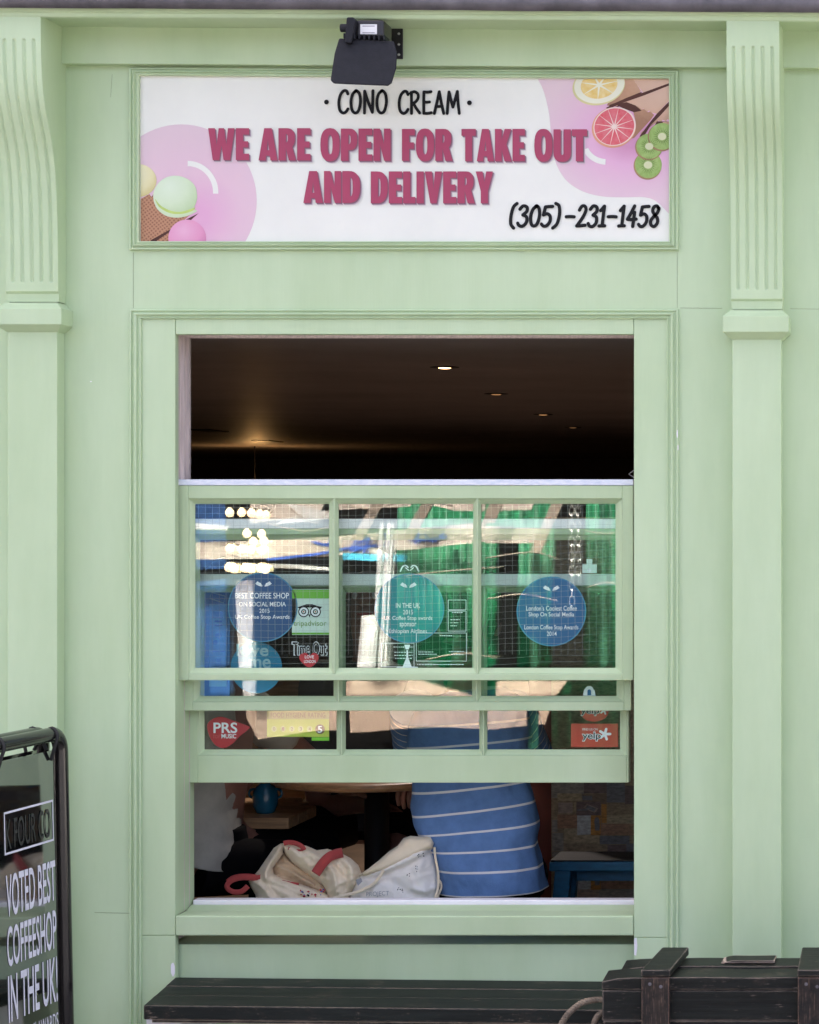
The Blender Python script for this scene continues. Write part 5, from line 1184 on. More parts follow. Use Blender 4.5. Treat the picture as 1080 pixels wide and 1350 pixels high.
def trousers(t, J, m):
    bm = B(); p = V3(J['pelvis'][:3]); loft(bm, [(p + V3((0, -.02, .085)), V3((.135, 0, 0)), V3((0, .105, 0))), (p, V3((.145, 0, 0)), V3((0, .115, 0))), (p + V3((0, .03, -.075)), V3((.150, 0, 0)), V3((0, .12, 0)))], 28, 5, 2.6)
    tr = finish(bm, 'trousers', m, t)
    for pre in 'lr':
        bm = B(); a, k, n_ = (V3(J[pre + q][:3]) for q in ('hip', 'knee', 'ankle'))
        s_ = (k - a).cross(V3((0, 0, 1))).normalized(); up = s_.cross(k - a).normalized(); dn = (n_ - k).normalized(); fw = s_.cross(dn).normalized()
        loft(bm, [(a - (k - a) * .12, s_ * .086, up * .086), (a + (k - a) * .45, s_ * .082, up * .082), (k - (k - a) * .08, s_ * .074, up * .074), (k + (dn + (k - a).normalized()) * .012, s_ * .072, (up - dn).normalized() * .072), (k + dn * .12, s_ * .068, fw * -.068), (n_ - dn * .02, s_ * .060, fw * -.060)], 22, 6, 2.1)
        finish(bm, 'trouser_leg', m, tr)
        bm = B(); q = V3(J[pre + 'toe'][:3]); d = (q - n_); d.z = 0; d = d.normalized(); s2 = V3((d.y, -d.x, 0))
        loft(bm, [(n_ - d * .05 - V3((0, 0, .042)), s2 * .030, V3((0, 0, .040))), (n_ + d * .02 - V3((0, 0, .038)), s2 * .042, V3((0, 0, .048))), (q - d * .02 - V3((0, 0, 0)), s2 * .048, V3((0, 0, .036))), (q + d * .055 - V3((0, 0, .006)), s2 * .034, V3((0, 0, .026)))], 20, 5, 2.4); finish(bm, 'shoe', 'rubber', t)
trousers(t, J, 'denim_dark')

# --- person in the grey t-shirt at left, side on, elbow on the slatted table
bx, by = -.80, .74
t = thing('person', (bx, by, .545), 'person in a grey t-shirt at the left edge leaning on the slatted table', 'person')
hc2 = V3((bx + .10, by + .06, 1.39)); f2 = V3((1, .35, -.1))
J, E = {}, []
J['pelvis'] = (bx, by, .66, (.12, .11)); J['belly'] = (bx + .01, by, .80, (.105, .12)); J['chest'] = (bx + .04, by + .02, 1.0, (.11, .14)); J['neckbase'] = (bx + .075, by + .03, 1.17, .062); J['neck'] = (bx + .09, by + .035, 1.25, .052)
E += [('pelvis', 'belly'), ('belly', 'chest'), ('chest', 'neckbase'), ('neckbase', 'neck')]
head(J, E, 'neck', hc2, f2)
el = P(315, 1069, .98)
J['rsh'] = (bx + .07, by - .13, 1.09, .055); J['relbow'] = (el.x - .02, .86, el.z + .035, .040); J['rwrist'] = (el.x + .07, 1.02, el.z + .16, .028)
J['lsh'] = (bx + .07, by + .19, 1.09, .055); J['lelbow'] = (bx + .20, by + .42, .90, .040); J['lwrist'] = (bx + .32, by + .40, el.z + .05, .028)
for pre in 'rl': E += [('chest', pre + 'sh'), (pre + 'sh', pre + 'elbow'), (pre + 'elbow', pre + 'wrist')]
hand(J, E, 'r', J['rwrist'][:3], (.2, .2, 1), (-.3, 1, 0), (1, .3, 0), curl=.7); hand(J, E, 'l', J['lwrist'][:3], (1, -.2, -.1), (.2, -1, .2), (0, 0, 1))
for s, pre in ((-1, 'r'), (1, 'l')):
    J[pre + 'hip'] = (bx + .05, by + s * .10, .64, .085); J[pre + 'knee'] = (bx + .27, by + .24 + s * .12, .61, .060); J[pre + 'ankle'] = (bx + .27, by + .26 + s * .12, FZ + .09, .040); J[pre + 'toe'] = (bx + .37, by + .37 + s * .12, FZ + .04, .034)
    E += [('pelvis', pre + 'hip'), (pre + 'hip', pre + 'knee'), (pre + 'knee', pre + 'ankle'), (pre + 'ankle', pre + 'toe')]
skin_body('body', J, E, 'skin_b', t); face_bits(t, hc2, f2); hair(t, hc2, f2, 'hair_dark')
bm = B()
def sr2(xl_, xr_, zl, zr, y, dy): a, b = P(xl_, zl, y), P(xr_, zr, y); return ((a + b) / 2 + V3((0, dy, 0)), (b - a) / 2, V3((0, dy, 0)))
loft(bm, [sr2(212, 297, 1130, 1156, 0.540, .14), sr2(212, 293, 1118, 1132, 0.540, .145), sr2(210, 289.5, 1092, 1104, 0.540, .15), sr2(210, 288, 1060, 1070, 0.550, .155), sr2(212, 287, 1030, 1036, 0.560, .155), sr2(216, 290, 990, 996, 0.570, .155), sr2(222, 296, 945, 950, 0.580, .15), sr2(238, 296, 905, 908, 0.620, .12), sr2(252, 290, 888, 890, 0.670, .07)], 36, 7, 2.3, .012, 10, 9)
tee = finish(bm, 't_shirt', 'grey_tee', t)
for pre in 'rl':
    bm = B(); a, b = V3(J[pre + 'sh'][:3]), V3(J[pre + 'elbow'][:3]); d = b - a; u = d.orthogonal().normalized(); v_ = d.cross(u).normalized()
    loft(bm, [(a - d * .2, u * .062, v_ * .062), (a + d * .15, u * .070, v_ * .070), (a + d * .62, u * .064, v_ * .064)], 24, 6, 2, .007, 14, 4); finish(bm, 'sleeve', 'grey_tee', tee)
trousers(t, J, 'denim_dark')

# --- person in a dark jacket on the far side of the round table
bx, by = Xw(492, 1.62), 1.66
t = thing('person', (bx, by, .55), 'person in a dark jacket sitting behind the round table pedestal', 'person')
hc3 = V3((bx, by - .10, 1.40)); f3 = V3((.1, -1, -.15))
J, E = {}, []
J['pelvis'] = (bx, by, .66, (.13, .11)); J['belly'] = (bx, by - .01, .80, (.13, .10)); J['chest'] = (bx, by - .05, 1.0, (.145, .11)); J['neckbase'] = (bx, by - .075, 1.17, .062); J['neck'] = (bx, by - .085, 1.25, .052)
E += [('pelvis', 'belly'), ('belly', 'chest'), ('chest', 'neckbase'), ('neckbase', 'neck')]
head(J, E, 'neck', hc3, f3)
wl, wr = P(474, 1060, 1.35), P(531, 1040, .86)
J['lsh'] = (bx - .17, by - .05, 1.09, .055); J['lelbow'] = (P(418, 1062, 1.5).x, 1.5, P(418, 1064, 1.5).z, .046); J['lwrist'] = (wl.x, 1.36, wl.z, .032)
J['rsh'] = (bx + .17, by - .05, 1.09, .055); J['relbow'] = (bx + .25, 1.30, .93, .042); J['rwrist'] = (wr.x + .03, .98, wr.z + .055, .030)
for pre in 'lr': E += [('chest', pre + 'sh'), (pre + 'sh', pre + 'elbow'), (pre + 'elbow', pre + 'wrist')]
hand(J, E, 'l', J['lwrist'][:3], (1, -.3, -.2), (.1, -.6, .8), (0, -.8, .5)); hand(J, E, 'r', J['rwrist'][:3], (-.25, -.75, -.55), (-1, .2, .1), (-.1, -.5, .9), curl=.8)
for s, pre in ((-1, 'l'), (1, 'r')):
    J[pre + 'hip'] = (bx + s * .10, by - .05, .64, .085); J[pre + 'knee'] = (bx + s * .17, 1.22, .63, .060); J[pre + 'ankle'] = (bx + s * .20, 1.30, FZ + .09, .040); J[pre + 'toe'] = (bx + s * .21, 1.15, FZ + .04, .034)
    E += [('pelvis', pre + 'hip'), (pre + 'hip', pre + 'knee'), (pre + 'knee', pre + 'ankle'), (pre + 'ankle', pre + 'toe')]
skin_body('body', J, E, 'skin_b', t); face_bits(t, hc3, f3); hair(t, hc3, f3, 'hair_dark')
bm = B(); loft(bm, [(V3((bx, by, .62)), V3((.175, 0, 0)), V3((0, .13, 0))), (V3((bx, by - .01, .80)), V3((.17, 0, 0)), V3((0, .125, 0))), (V3((bx, by - .05, 1.0)), V3((.19, 0, 0)), V3((0, .13, 0))), (V3((bx, by - .07, 1.12)), V3((.15, 0, 0)), V3((0, .10, 0))), (V3((bx, by - .075, 1.18)), V3((.07, 0, 0)), V3((0, .07, 0)))], 36, 7, 2.3, .008, 10, 2)
jk = finish(bm, 'jacket', 'charcoal_cloth', t)
for pre, fr in (('l', .72), ('r', .98)):
    bm = B(); a, b = V3(J[pre + 'sh'][:3]), V3(J[pre + 'elbow'][:3]); d = b - a; u = d.orthogonal().normalized(); v_ = d.cross(u).normalized()
    loft(bm, [(a - d * .2, u * .066, v_ * .066), (a + d * .15, u * .072, v_ * .072), (a + d * fr, u * .062, v_ * .062)], 24, 6, 2, .007, 14, 4); finish(bm, 'sleeve', 'charcoal_cloth', jk)
trousers(t, J, 'denim_dark')

# ================================================================ tote bags on the window seat
yb = .50
t = thing('tote_bag', (Xw(390, .45), .45, .545), 'crumpled cream canvas tote with red handles on the window seat', 'bag')
A_ = [(370, 1112), (384, 1111), (404, 1115), (418, 1121), (432, 1119), (448, 1124), (462, 1131), (473, 1141), (477, 1152), (473, 1166), (462, 1180), (458, 1205), (428, 1205), (432, 1182), (428, 1170), (416, 1160), (400, 1149), (386, 1138), (376, 1126)]
FA = [([(372, 1113), (380, 1128), (398, 1145), (416, 1158), (430, 1170)], .012, 2.6), ([(404, 1117), (424, 1132), (440, 1150), (444, 1176)], .012, 3.4), ([(414, 1120), (436, 1136), (452, 1156)], -.010, 3.0), ([(448, 1126), (464, 1144), (464, 1166)], .010, 3.5), ([(440, 1128), (456, 1146), (456, 1172)], -.009, 2.6), ([(392, 1122), (410, 1136), (426, 1154)], -.010, 3.0), ([(384, 1116), (402, 1130), (420, 1146)], .006, 2.6), ([(434, 1176), (446, 1166), (466, 1158)], .007, 2.4)]
B_ = [(328, 1162), (334, 1155), (341, 1147), (352, 1131), (361, 1118), (370, 1112), (374, 1117), (373, 1126), (366, 1136), (360, 1144), (361, 1152), (372, 1158), (388, 1163), (404, 1168), (420, 1174), (434, 1180), (440, 1205), (340, 1205), (337, 1180), (331, 1170)]
FB = [([(370, 1114), (360, 1132), (350, 1150), (352, 1168)], .011, 3.0), ([(358, 1124), (346, 1144), (338, 1160)], -.008, 2.6), ([(362, 1153), (384, 1165), (414, 1175), (436, 1183)], .012, 2.8), ([(352, 1164), (376, 1172), (400, 1184)], -.010, 3.0), ([(334, 1160), (348, 1172), (362, 1190)], .010, 3.0), ([(342, 1158), (356, 1170), (372, 1186)], -.008, 2.4), ([(366, 1160), (388, 1172)], -.006, 2.0)]
bm = B(); pillow_shape(bm, A_, .455, .070, 2.0, FA, .62, 1, 0, .5, .05, .004); pillow_shape(bm, B_, .440, .060, 2.0, FB, .62, 4, 0, .5, .05, .004); bag = finish(bm, 'bag_body', 'canvas_cream', t)
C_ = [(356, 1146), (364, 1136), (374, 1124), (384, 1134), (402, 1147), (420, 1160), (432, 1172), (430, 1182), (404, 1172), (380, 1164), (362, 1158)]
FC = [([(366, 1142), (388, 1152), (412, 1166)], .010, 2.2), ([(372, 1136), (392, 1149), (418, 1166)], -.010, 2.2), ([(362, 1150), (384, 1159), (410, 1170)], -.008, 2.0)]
bm = B(); pillow_shape(bm, C_, .470, .040, 2.0, FC, .7, 9, 0, .5, .08, .004); finish(bm, 'inside_fold', 'canvas_cream_shaded', t)  # shade inside the bag opening put in as a darker canvas colour
def strap(pts, w_, y0, y1, m, th=.0025, name='strap', parent=None, bulge=0.0):
    bm = B(); P2 = spline([Vector((p[0], p[1])) for p in pts], 5); n_ = len(P2); V4 = []
    for i, p in enumerate(P2):
        tt = (P2[min(n_ - 1, i + 1)] - P2[max(0, i - 1)]).normalized(); nn = Vector((-tt.y, tt.x)) * w_ / 2; y = y0 + (y1 - y0) * i / (n_ - 1) - bulge * math.sin(math.pi * i / (n_ - 1))
        a, b, c = p + nn, p - nn, p; V4.append([bm.verts.new(P(a.x, a.y, y)), bm.verts.new(P(c.x, c.y, y - .0004)), bm.verts.new(P(b.x, b.y, y)), bm.verts.new(P(b.x, b.y, y + th)), bm.verts.new(P(a.x, a.y, y + th))])
    for a, b in zip(V4, V4[1:]):
        for k in range(5): bm.faces.new((a[k], a[(k + 1) % 5], b[(k + 1) % 5], b[k])).smooth = k < 2
    bm.faces.new(V4[0]); bm.faces.new(V4[-1][::-1]); bmesh.ops.recalc_face_normals(bm, faces=bm.faces)
    return finish(bm, name, m, parent)
strap([(374, 1112), (381, 1110.5), (390, 1112), (398, 1116), (401, 1121)], 6.5, .395, .385, 'canvas_red', parent=t, name='handle')
strap([(398, 1122), (389, 1121), (380, 1118)], 4.0, .398, .395, 'canvas_red', parent=t, name='handle')
strap([(346, 1156), (334, 1157.5), (320, 1157), (307, 1160), (300, 1166), (301, 1172), (309, 1176), (319, 1175), (327, 1168)], 7.0, .395, .385, 'canvas_red', parent=t, name='handle', bulge=.015)
strap([(338, 1155), (322, 1154), (308, 1156), (299, 1162)], 4.5, .41, .41, 'canvas_red', parent=t, name='handle')
strap([(452, 1124), (443, 1126), (434, 1130), (425, 1139), (416, 1152)], 13, .402, .360, 'canvas_red', parent=t, bulge=.012)
strap([(372, 1162), (382, 1164), (394, 1166)], 4, .405, .405, 'canvas_red', parent=t, name='trim')
bm = B(); rnd = random.Random(5)
for k in range(26):
    x, y_ = rnd.uniform(396, 428), rnd.uniform(1172, 1182); flat(bm, circ(x, y_, rnd.uniform(.7, 1.8), rnd.uniform(.6, 1.5), 8), .378 - .0002 * k, rnd.choice((0, 1, 2, 0)))
finish(bm, 'print_motif', ['sticker_red', 'scrawl_blue', 'ink_soft'], t)

t = thing('tote_bag', (Xw(530, .42), .42, .545), 'white cotton tote with small dark print leaning on striped shirt', 'bag')
ol = [(466, 1166), (474, 1154), (486, 1146), (500, 1135), (512, 1124), (524, 1116), (532, 1106), (541, 1103), (556, 1104), (569, 1104), (573, 1112), (572, 1120), (576, 1136), (579, 1152), (581, 1168), (578, 1215), (460, 1215), (462, 1180)]
F2 = [([(474, 1154), (500, 1150), (530, 1136), (555, 1126), (572, 1116)], .016, 5), ([(478, 1160), (504, 1156), (534, 1144), (568, 1124)], -.014, 4), ([(541, 1106), (520, 1124), (496, 1142)], .010, 5), ([(574, 1120), (576, 1150), (576, 1180)], .012, 4), ([(548, 1172), (560, 1176), (576, 1170)], .010, 4), ([(510, 1160), (530, 1170), (550, 1184)], -.008, 6), ([(556, 1130), (552, 1150), (560, 1170)], .007, 6)]
bm = B(); pillow_shape(bm, ol, .44, .08, 2.2, F2, .7, 11, 0, .5, .04, .003); bag = finish(bm, 'bag_body', 'canvas_white', t)
bm = B(); pillow_shape(bm, [(466, 1166), (474, 1153), (486, 1145), (500, 1134), (512, 1123), (524, 1115), (532, 1105), (541, 1102), (556, 1103), (569, 1103), (573, 1112), (570, 1119), (552, 1128), (530, 1139), (508, 1150), (500, 1151), (476, 1155)], .385, .030, 3, [([(500, 1146), (530, 1132), (568, 1113)], .008, 3.5), ([(540, 1106), (516, 1126), (490, 1145)], .006, 4)], .8, 8, 0, .5, .15); finish(bm, 'turned_hem', 'canvas_cream', t)
strap([(573, 1117), (574, 1130), (577.5, 1150), (578, 1168), (574, 1184)], 3.2, .375, .372, 'canvas_cream', parent=t, name='edge_seam')
strap([(506, 1147), (500, 1157), (490, 1167), (474, 1175), (452, 1181), (440, 1184)], 4.0, .352, .345, 'canvas_cream', parent=t, name='cord_strap')
strap([(576, 1157), (581, 1163), (582, 1170), (579, 1178), (576, 1184)], 2.6, .40, .39, 'canvas_cream', parent=t, name='cord_strap')
bm = B()
for (x, y_, s) in ((552, 1128, 1.2), (558, 1127, 1.3), (549, 1143, 1.0), (549, 1147, 1.0), (538, 1153, 1.1), (526, 1171, 1.2), (531, 1174, 1.3)):
    for k in range(4): flat(bm, circ(x + rnd.uniform(-2, 2), y_ + rnd.uniform(-2.2, 2.2), s * rnd.uniform(.4, .9), s * rnd.uniform(.3, .8), 8), .322 - .0002 * k)
finish(bm, 'print_motif', 'ink_soft', t)
bm = B(); text(bm, 'PROJECT', 483, 1176, 513, 1183.5, lambda a, b: P(a, b - (a - 483) * .05, .338)); flat(bm, [(469, 1160), (476, 1157), (478, 1162), (472, 1168)], .345); finish(bm, 'lettering', 'label_grey', t)

# ================================================================ sandwich board at left
BR = Vector((-.826, -.275, 0)); BD = Vector((-.020, -.262, 0)).normalized(); BN = Vector((BD.y * -1, BD.x, 0)); BN = Vector((-BD.y, BD.x, 0)); BN = BN if BN.x > 0 else -BN
LEAN = .022
def bp(u, z, off=0): return BR + BD * u + BN * (off + LEAN * (1.13 - z)) + Vector((0, 0, z))
ABT = thing('sandwich_board', BR + BD * .18, 'glossy black sandwich board with white coffee shop lettering at left', 'sign board')
def leaf(sgn, letters):
    W, H, r = .40, 1.118, .045
    Q = (lambda u, z, off=0: bp(u, z, off)) if sgn > 0 else (lambda u, z, off=0: BR + BD * u - BN * (.04 + off + .14 * (1.13 - z)) + Vector((0, 0, z)))
    pts = [Q(-.028, .0), Q(-.028, .5), Q(-.028, H - r)] + [Q(-.028 + r - r * math.cos(R(a)), H - r + r * math.sin(R(a))) for a in range(15, 90, 15)] + [Q(-.028 + r, H), Q(W - r, H)] + [Q(W - r + r * math.sin(R(a)), H - r + r * math.cos(R(a))) for a in range(15, 90, 15)] + [Q(W, H - r), Q(W, .5), Q(W, 0)]
    bm = B(); tube(bm, pts, .0185, 16); fr = finish(bm, 'frame', 'tube_black', ABT, smooth=True)
    bm = B()
    for a, b in ((.10, .13),): tube(bm, [Q(-.028, .12), Q(W, .12)], .012, 10)
    finish(bm, 'cross_bar', 'tube_black', fr, smooth=True)
    bm = B(); prism(bm, [Q(.004, .20), Q(.004, 1.078), Q(W - .03, 1.078), Q(W - .03, .20)], -BN * .004 if sgn > 0 else BN * .004); pn = finish(bm, 'panel', 'board_gloss', ABT)
    for u in (.03, .30):
        bm = B(); tube(bm, spline([Q(u, 1.055, .003), Q(u + .004, 1.085, .014), Q(u, 1.115, .021), Q(u - .004, 1.135, .006), Q(u, 1.115, -.018), Q(u, 1.08, -.008)], 4), .0045, 8); finish(bm, 'hook', 'rubber', ABT, smooth=True)
    if letters:
        zr = lambda py: CZ + (675 - py) / 500 * (5.735 / 6)
        put_ = lambda o: (lambda a, b: Q(.266 - a * .250, b, o))
        def row(s, py0, py1, m, a0=0, a1=1, wt=.0, o=.0012): bm = B(); text(bm, s, a0, zr(py0), a1, zr(py1), put_(o), wt); finish(bm, 'lettering', m, ABT)
        row('VOTED BEST', 1131, 1184.5, 'letter_white', 0, 1, .012); row('COFFEESHOP', 1196, 1247, 'letter_white', 0, 1, .012); row('IN THE UK!', 1257, 1317, 'letter_white', 0, 1, .012); row("ALLEGRA INVESTORS' AWARDS"[8:], 1330, 1352, 'letter_white', .0, 1, .0)
        bm = B(); z0, z1 = zr(1106), zr(1052); w_ = .0052
        for (a0, a1, b0, b1) in ((-.01, .985, z1 - w_, z1), (-.01, .985, z0, z0 + w_), (-.01, .008, z0 + w_, z1 - w_), (.968, .985, z0 + w_, z1 - w_)):
            f = bm.faces.new([bm.verts.new(put_(.0012)(a, b)) for a, b in ((a0, b0), (a1, b0), (a1, b1), (a0, b1))])
        finish(bm, 'border', 'letter_white', ABT)
        row('K FOUR CO', 1062, 1100, 'faint_letter', .02, .92, .0, .0016)
leaf(1, True); leaf(-1, False)

# ================================================================ bench under the window
t = thing('wooden_bench', (0, -.2, 0), 'long black painted plank bench with worn edge under the window', 'bench')
BL, BRt = -.600, .90
def brot(p): a = R(-2.6); q = Vector(p) - Vector((-.6, -.02, 0)); return Vector((q.x * math.cos(a) - q.y * math.sin(a), q.x * math.sin(a) + q.y * math.cos(a), q.z)) + Vector((-.6, -.02, 0))
zt = .45
def bbox(bm, x0, x1, y0, y1, z0, z1):
    pts = [(x0, y0, z0), (x1, y0, z0), (x1, y1, z0), (x0, y1, z0), (x0, y0, z1), (x1, y0, z1), (x1, y1, z1), (x0, y1, z1)]; hexa(bm, [brot(p) for p in pts])
for i, (ya, yb_, e0, dz) in enumerate(((-.110, -.004, -.618, 0), (-.222, -.113, -.606, -.001), (-.343, -.225, -.594, 0))):
    bm = B(); e1, e2 = -.618 + (-ya) * .160, -.618 + (-yb_) * .160; hexa(bm, [brot(p) for z_ in (zt - .036, zt + dz) for p in ((e1, ya, z_), (.94, ya, z_), (.94, yb_, z_), (e2, yb_, z_))]); finish(bm, 'seat_plank', 'bench_black', t, bevel=.003)
bm = B(); bbox(bm, -.545, .94, -.335, -.318, zt - .0445, zt - .037); finish(bm, 'apron_rail', 'bench_black', t)
for x in (-.53, .80):
    bm = B(); bbox(bm, x - .045, x + .045, -.30, -.06, .0, zt - .0375); finish(bm, 'leg', 'white_paint', t, bevel=.004)
bm = B(); bbox(bm, -.48, .75, -.20, -.16, .14, .20); finish(bm, 'stretcher', 'bench_black', t, bevel=.003)

# ================================================================ crate at right
yf, yk = -.60, -.385
zt = Zw(1288, yf); x0 = Xw(793, yf); x1 = x0 + .93
t = thing('ammo_crate', (x0 + .46, -.49, 0), 'weathered black wooden crate with strap battens and rope handle', 'crate')
zb = zt - .030; zbot = .20
bm = B(); box(bm, x0 + .004, x1 - .004, yf + .004, yk, zbot, zt - .105); box(bm, x0 + .002, x1 - .004, yf, yk - .001, zt - .104, zb - .002); body = finish(bm, 'crate_body', 'crate_black', t, bevel=.0025)
rr_ = random.Random(2)
def rough_plank(name, xa, xb, ya, yb_, za, zb_, m, par, amp=.003, sub=26):
    bm = B(); prev = None; r4 = []
    for k in range(sub + 1):
        x = xa + (xb - xa) * k / sub; j = lambda s, a=amp: a * mnoise.noise(Vector((x * 9, s * 7.3, s)))
        e = (.012 * (1 - k / 1.5) if k < 1.5 else 0)
        r4.append([bm.verts.new(c) for c in ((x, ya + j(1) + e * .4, za), (x, yb_ + j(2), za), (x, yb_ + j(2), zb_ + j(4, amp * .6) - e * .5), (x, ya + j(1) + e * .4, zb_ + j(5, amp * .6) - e))])
    for a, b in zip(r4, r4[1:]):
        for q in range(4): bm.faces.new((a[q], a[(q + 1) % 4], b[(q + 1) % 4], b[q]))
    bm.faces.new(r4[0]); bm.faces.new(r4[-1][::-1]); bmesh.ops.recalc_face_normals(bm, faces=bm.faces)
    return finish(bm, name, m, par, bevel=.003)
lid = rough_plank('lid', x0, x1, yf - .004, yf + .105, zb, zt, 'crate_black', t)
rough_plank('lid_plank', x0 + .028, x1, yf + .109, yk - .004, zb + .001, zt + .004, 'crate_black', lid)
rough_plank('split_plank', Xw(952, -.45), Xw(1022, -.45), -.468, -.402, zt + .007, zt + .013, 'crate_black', lid, .002, 10)
for xa, skew in ((Xw(846, yf - .02), .018), (Xw(1052, yf - .02), -.006)):
    wd = .066
    bm = B(); box(bm, xa, xa + wd, yf - .0245, yf - .0045, zbot, zt + .004); bt = finish(bm, 'batten', 'crate_black_upright', t, bevel=.003)
    bm = B(); za = zt + .006; hexa(bm, [(xa - .001, yf - .027, za), (xa + wd + .002, yf - .027, za), (xa + wd + skew, yk - .002, za + .004), (xa + skew, yk - .002, za + .004), (xa - .001, yf - .027, za + .016), (xa + wd + .002, yf - .027, za + .016), (xa + wd + skew, yk - .002, za + .024), (xa + skew, yk - .002, za + .024)])
    finish(bm, 'top_batten', 'crate_black', bt, bevel=.003)
    bm = B()
    for (dx, dz) in ((.02, -.012), (.046, -.018)): lathe(bm, (xa + dx, yf - .0247, zt + dz), [(.0001, -.0012), (.0035, -.0008), (.0042, .0)], 10, 'Y')
    finish(bm, 'nail_head', 'lead', bt)
def twist(pts, r, name, par):
    c = spline(pts, 10); bm = B()
    for k in range(3):
        q = []
        for i, p in enumerate(c):
            a = i * .9 + k * 2.094; tt = (c[min(i + 1, len(c) - 1)] - c[max(0, i - 1)]).normalized(); u = tt.cross(Vector((0, 1, 0))).normalized(); v_ = tt.cross(u)
            q.append(p + (u * math.cos(a) + v_ * math.sin(a)) * r * .55)
        tube(bm, q, r * .62, 7)
    return finish(bm, name, 'rope', par, smooth=True)
twist([P(797, 1319, -.52), P(786, 1318, -.525), P(768, 1322, -.53), P(754, 1332, -.53), P(744, 1344, -.53), P(738, 1360, -.53), P(745, 1385, -.53), P(765, 1392, -.53), P(781, 1370, -.53), P(783, 1352, -.53), P(788, 1340, -.53), P(798, 1333, -.52)], .0072, 'rope_handle', t)

# ================================================================ market stall across the way (seen mirrored in the glass)
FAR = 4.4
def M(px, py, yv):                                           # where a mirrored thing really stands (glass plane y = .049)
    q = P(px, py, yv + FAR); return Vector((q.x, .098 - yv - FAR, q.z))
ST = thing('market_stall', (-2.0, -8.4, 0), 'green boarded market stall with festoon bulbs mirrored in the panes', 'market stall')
def mpoly(name, m, polys, yv, th=.03, bevel=0):
    bm = B()
    for k, pl in enumerate(polys): prism(bm, [M(a, b, yv - k * .004) for a, b in pl], (0, -th, 0))
    return finish(bm, name, m, ST, bevel=bevel)
bm = B(); q0, q1 = M(40, 560, 4.7), M(836, 560, 4.7); box(bm, q0.x, q1.x, q0.y - .06, q0.y, -.12, q0.z); finish(bm, 'dark_void_sheet', 'stall_black', ST)  # black sheet colours in the unlit void inside the stall
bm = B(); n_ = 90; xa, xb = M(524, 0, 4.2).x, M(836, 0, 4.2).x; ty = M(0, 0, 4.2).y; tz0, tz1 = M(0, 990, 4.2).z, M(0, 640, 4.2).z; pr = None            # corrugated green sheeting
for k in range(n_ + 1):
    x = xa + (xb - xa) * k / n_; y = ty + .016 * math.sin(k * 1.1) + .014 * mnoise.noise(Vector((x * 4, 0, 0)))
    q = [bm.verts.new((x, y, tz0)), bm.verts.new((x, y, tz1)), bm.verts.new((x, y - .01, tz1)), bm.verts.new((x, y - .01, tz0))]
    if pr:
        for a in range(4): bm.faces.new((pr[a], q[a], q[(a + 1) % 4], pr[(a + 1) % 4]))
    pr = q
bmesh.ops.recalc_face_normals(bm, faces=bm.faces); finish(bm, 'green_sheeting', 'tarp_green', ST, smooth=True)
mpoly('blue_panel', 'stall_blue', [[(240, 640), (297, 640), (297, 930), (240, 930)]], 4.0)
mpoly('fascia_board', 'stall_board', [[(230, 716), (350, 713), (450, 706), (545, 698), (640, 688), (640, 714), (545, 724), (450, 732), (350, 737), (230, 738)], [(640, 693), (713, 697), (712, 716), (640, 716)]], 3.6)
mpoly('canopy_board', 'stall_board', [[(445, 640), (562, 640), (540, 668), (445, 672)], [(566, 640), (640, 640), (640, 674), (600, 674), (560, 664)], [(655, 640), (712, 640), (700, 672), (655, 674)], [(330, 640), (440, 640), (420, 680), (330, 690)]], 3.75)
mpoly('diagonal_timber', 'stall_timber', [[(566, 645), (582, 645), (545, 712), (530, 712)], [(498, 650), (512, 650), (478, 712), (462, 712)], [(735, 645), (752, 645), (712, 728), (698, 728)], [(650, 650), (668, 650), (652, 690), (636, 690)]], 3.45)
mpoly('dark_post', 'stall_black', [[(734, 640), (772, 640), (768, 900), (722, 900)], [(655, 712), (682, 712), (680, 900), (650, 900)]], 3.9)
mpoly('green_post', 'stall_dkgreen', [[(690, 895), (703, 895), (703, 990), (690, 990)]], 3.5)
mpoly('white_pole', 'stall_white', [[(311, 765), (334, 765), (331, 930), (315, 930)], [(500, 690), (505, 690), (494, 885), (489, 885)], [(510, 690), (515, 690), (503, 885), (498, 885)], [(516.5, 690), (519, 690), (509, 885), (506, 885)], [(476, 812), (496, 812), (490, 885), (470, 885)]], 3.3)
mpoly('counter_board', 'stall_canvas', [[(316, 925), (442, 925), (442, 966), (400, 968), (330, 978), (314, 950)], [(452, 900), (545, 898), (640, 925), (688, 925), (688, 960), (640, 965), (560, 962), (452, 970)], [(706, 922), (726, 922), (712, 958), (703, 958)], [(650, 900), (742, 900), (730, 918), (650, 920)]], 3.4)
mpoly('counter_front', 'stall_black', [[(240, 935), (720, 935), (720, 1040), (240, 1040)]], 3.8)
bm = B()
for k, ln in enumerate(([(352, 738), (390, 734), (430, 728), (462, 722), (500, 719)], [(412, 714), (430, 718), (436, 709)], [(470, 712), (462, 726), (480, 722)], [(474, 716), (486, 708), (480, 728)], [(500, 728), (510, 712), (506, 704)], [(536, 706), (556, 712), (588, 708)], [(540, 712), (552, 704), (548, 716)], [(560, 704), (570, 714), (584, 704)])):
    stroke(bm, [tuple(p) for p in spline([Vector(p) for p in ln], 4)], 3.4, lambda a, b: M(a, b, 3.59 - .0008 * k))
finish(bm, 'paint_scrawl', 'scrawl_blue', ST)
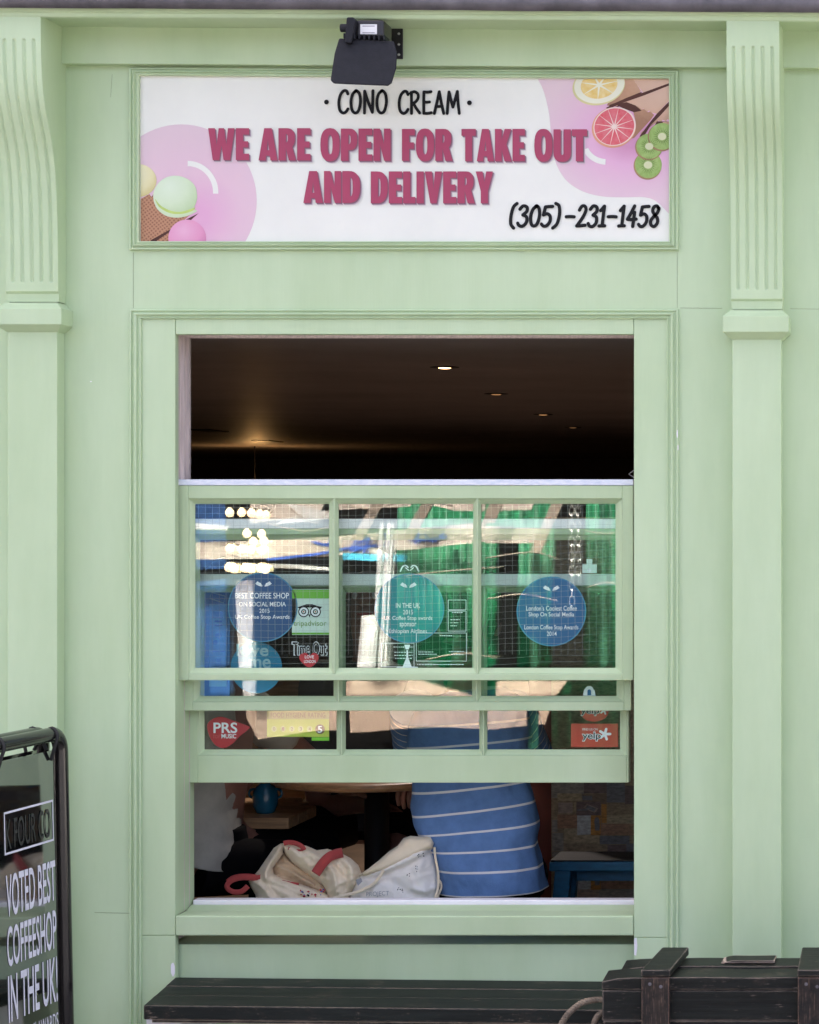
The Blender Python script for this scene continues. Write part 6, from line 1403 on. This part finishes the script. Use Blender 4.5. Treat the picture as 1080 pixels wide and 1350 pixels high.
for cxn in (754, 762.5):
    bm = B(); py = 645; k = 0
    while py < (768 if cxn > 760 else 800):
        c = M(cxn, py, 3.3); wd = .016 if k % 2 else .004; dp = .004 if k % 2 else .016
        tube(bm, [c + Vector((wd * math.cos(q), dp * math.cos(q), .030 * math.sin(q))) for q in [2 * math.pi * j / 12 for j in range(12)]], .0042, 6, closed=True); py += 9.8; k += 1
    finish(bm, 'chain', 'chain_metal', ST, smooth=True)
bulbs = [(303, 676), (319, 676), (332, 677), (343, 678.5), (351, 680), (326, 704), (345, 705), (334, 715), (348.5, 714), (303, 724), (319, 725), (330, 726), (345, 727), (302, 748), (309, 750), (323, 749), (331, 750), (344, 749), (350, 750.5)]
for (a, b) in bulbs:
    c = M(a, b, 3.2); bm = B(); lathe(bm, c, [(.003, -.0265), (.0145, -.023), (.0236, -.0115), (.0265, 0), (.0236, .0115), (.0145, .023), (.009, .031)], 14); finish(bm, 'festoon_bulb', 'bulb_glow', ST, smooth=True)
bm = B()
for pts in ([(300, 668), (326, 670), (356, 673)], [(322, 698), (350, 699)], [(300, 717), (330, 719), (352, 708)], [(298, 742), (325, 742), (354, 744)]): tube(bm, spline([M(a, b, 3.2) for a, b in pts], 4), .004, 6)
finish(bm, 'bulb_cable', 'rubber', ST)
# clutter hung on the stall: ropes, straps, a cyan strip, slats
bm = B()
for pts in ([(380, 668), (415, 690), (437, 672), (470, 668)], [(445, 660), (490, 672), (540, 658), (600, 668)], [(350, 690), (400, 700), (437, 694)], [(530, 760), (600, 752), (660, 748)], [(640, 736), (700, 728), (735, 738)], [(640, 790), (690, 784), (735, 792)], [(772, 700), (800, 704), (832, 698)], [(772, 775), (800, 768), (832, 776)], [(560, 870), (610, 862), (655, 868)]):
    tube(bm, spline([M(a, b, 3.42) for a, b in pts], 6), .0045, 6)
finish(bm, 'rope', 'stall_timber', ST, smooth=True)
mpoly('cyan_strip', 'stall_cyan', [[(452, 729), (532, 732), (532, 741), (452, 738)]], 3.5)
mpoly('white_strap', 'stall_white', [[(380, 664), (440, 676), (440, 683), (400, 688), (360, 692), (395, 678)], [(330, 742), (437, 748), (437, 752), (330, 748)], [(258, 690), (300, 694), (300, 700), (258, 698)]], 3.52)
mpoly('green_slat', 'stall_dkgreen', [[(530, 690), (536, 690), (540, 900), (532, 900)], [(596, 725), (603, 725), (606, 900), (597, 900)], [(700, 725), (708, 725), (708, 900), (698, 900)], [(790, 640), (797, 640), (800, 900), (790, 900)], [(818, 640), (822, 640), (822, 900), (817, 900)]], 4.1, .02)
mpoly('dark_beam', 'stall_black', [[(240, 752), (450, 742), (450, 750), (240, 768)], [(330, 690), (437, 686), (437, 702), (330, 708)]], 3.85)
print('scene built', len(bpy.data.objects))
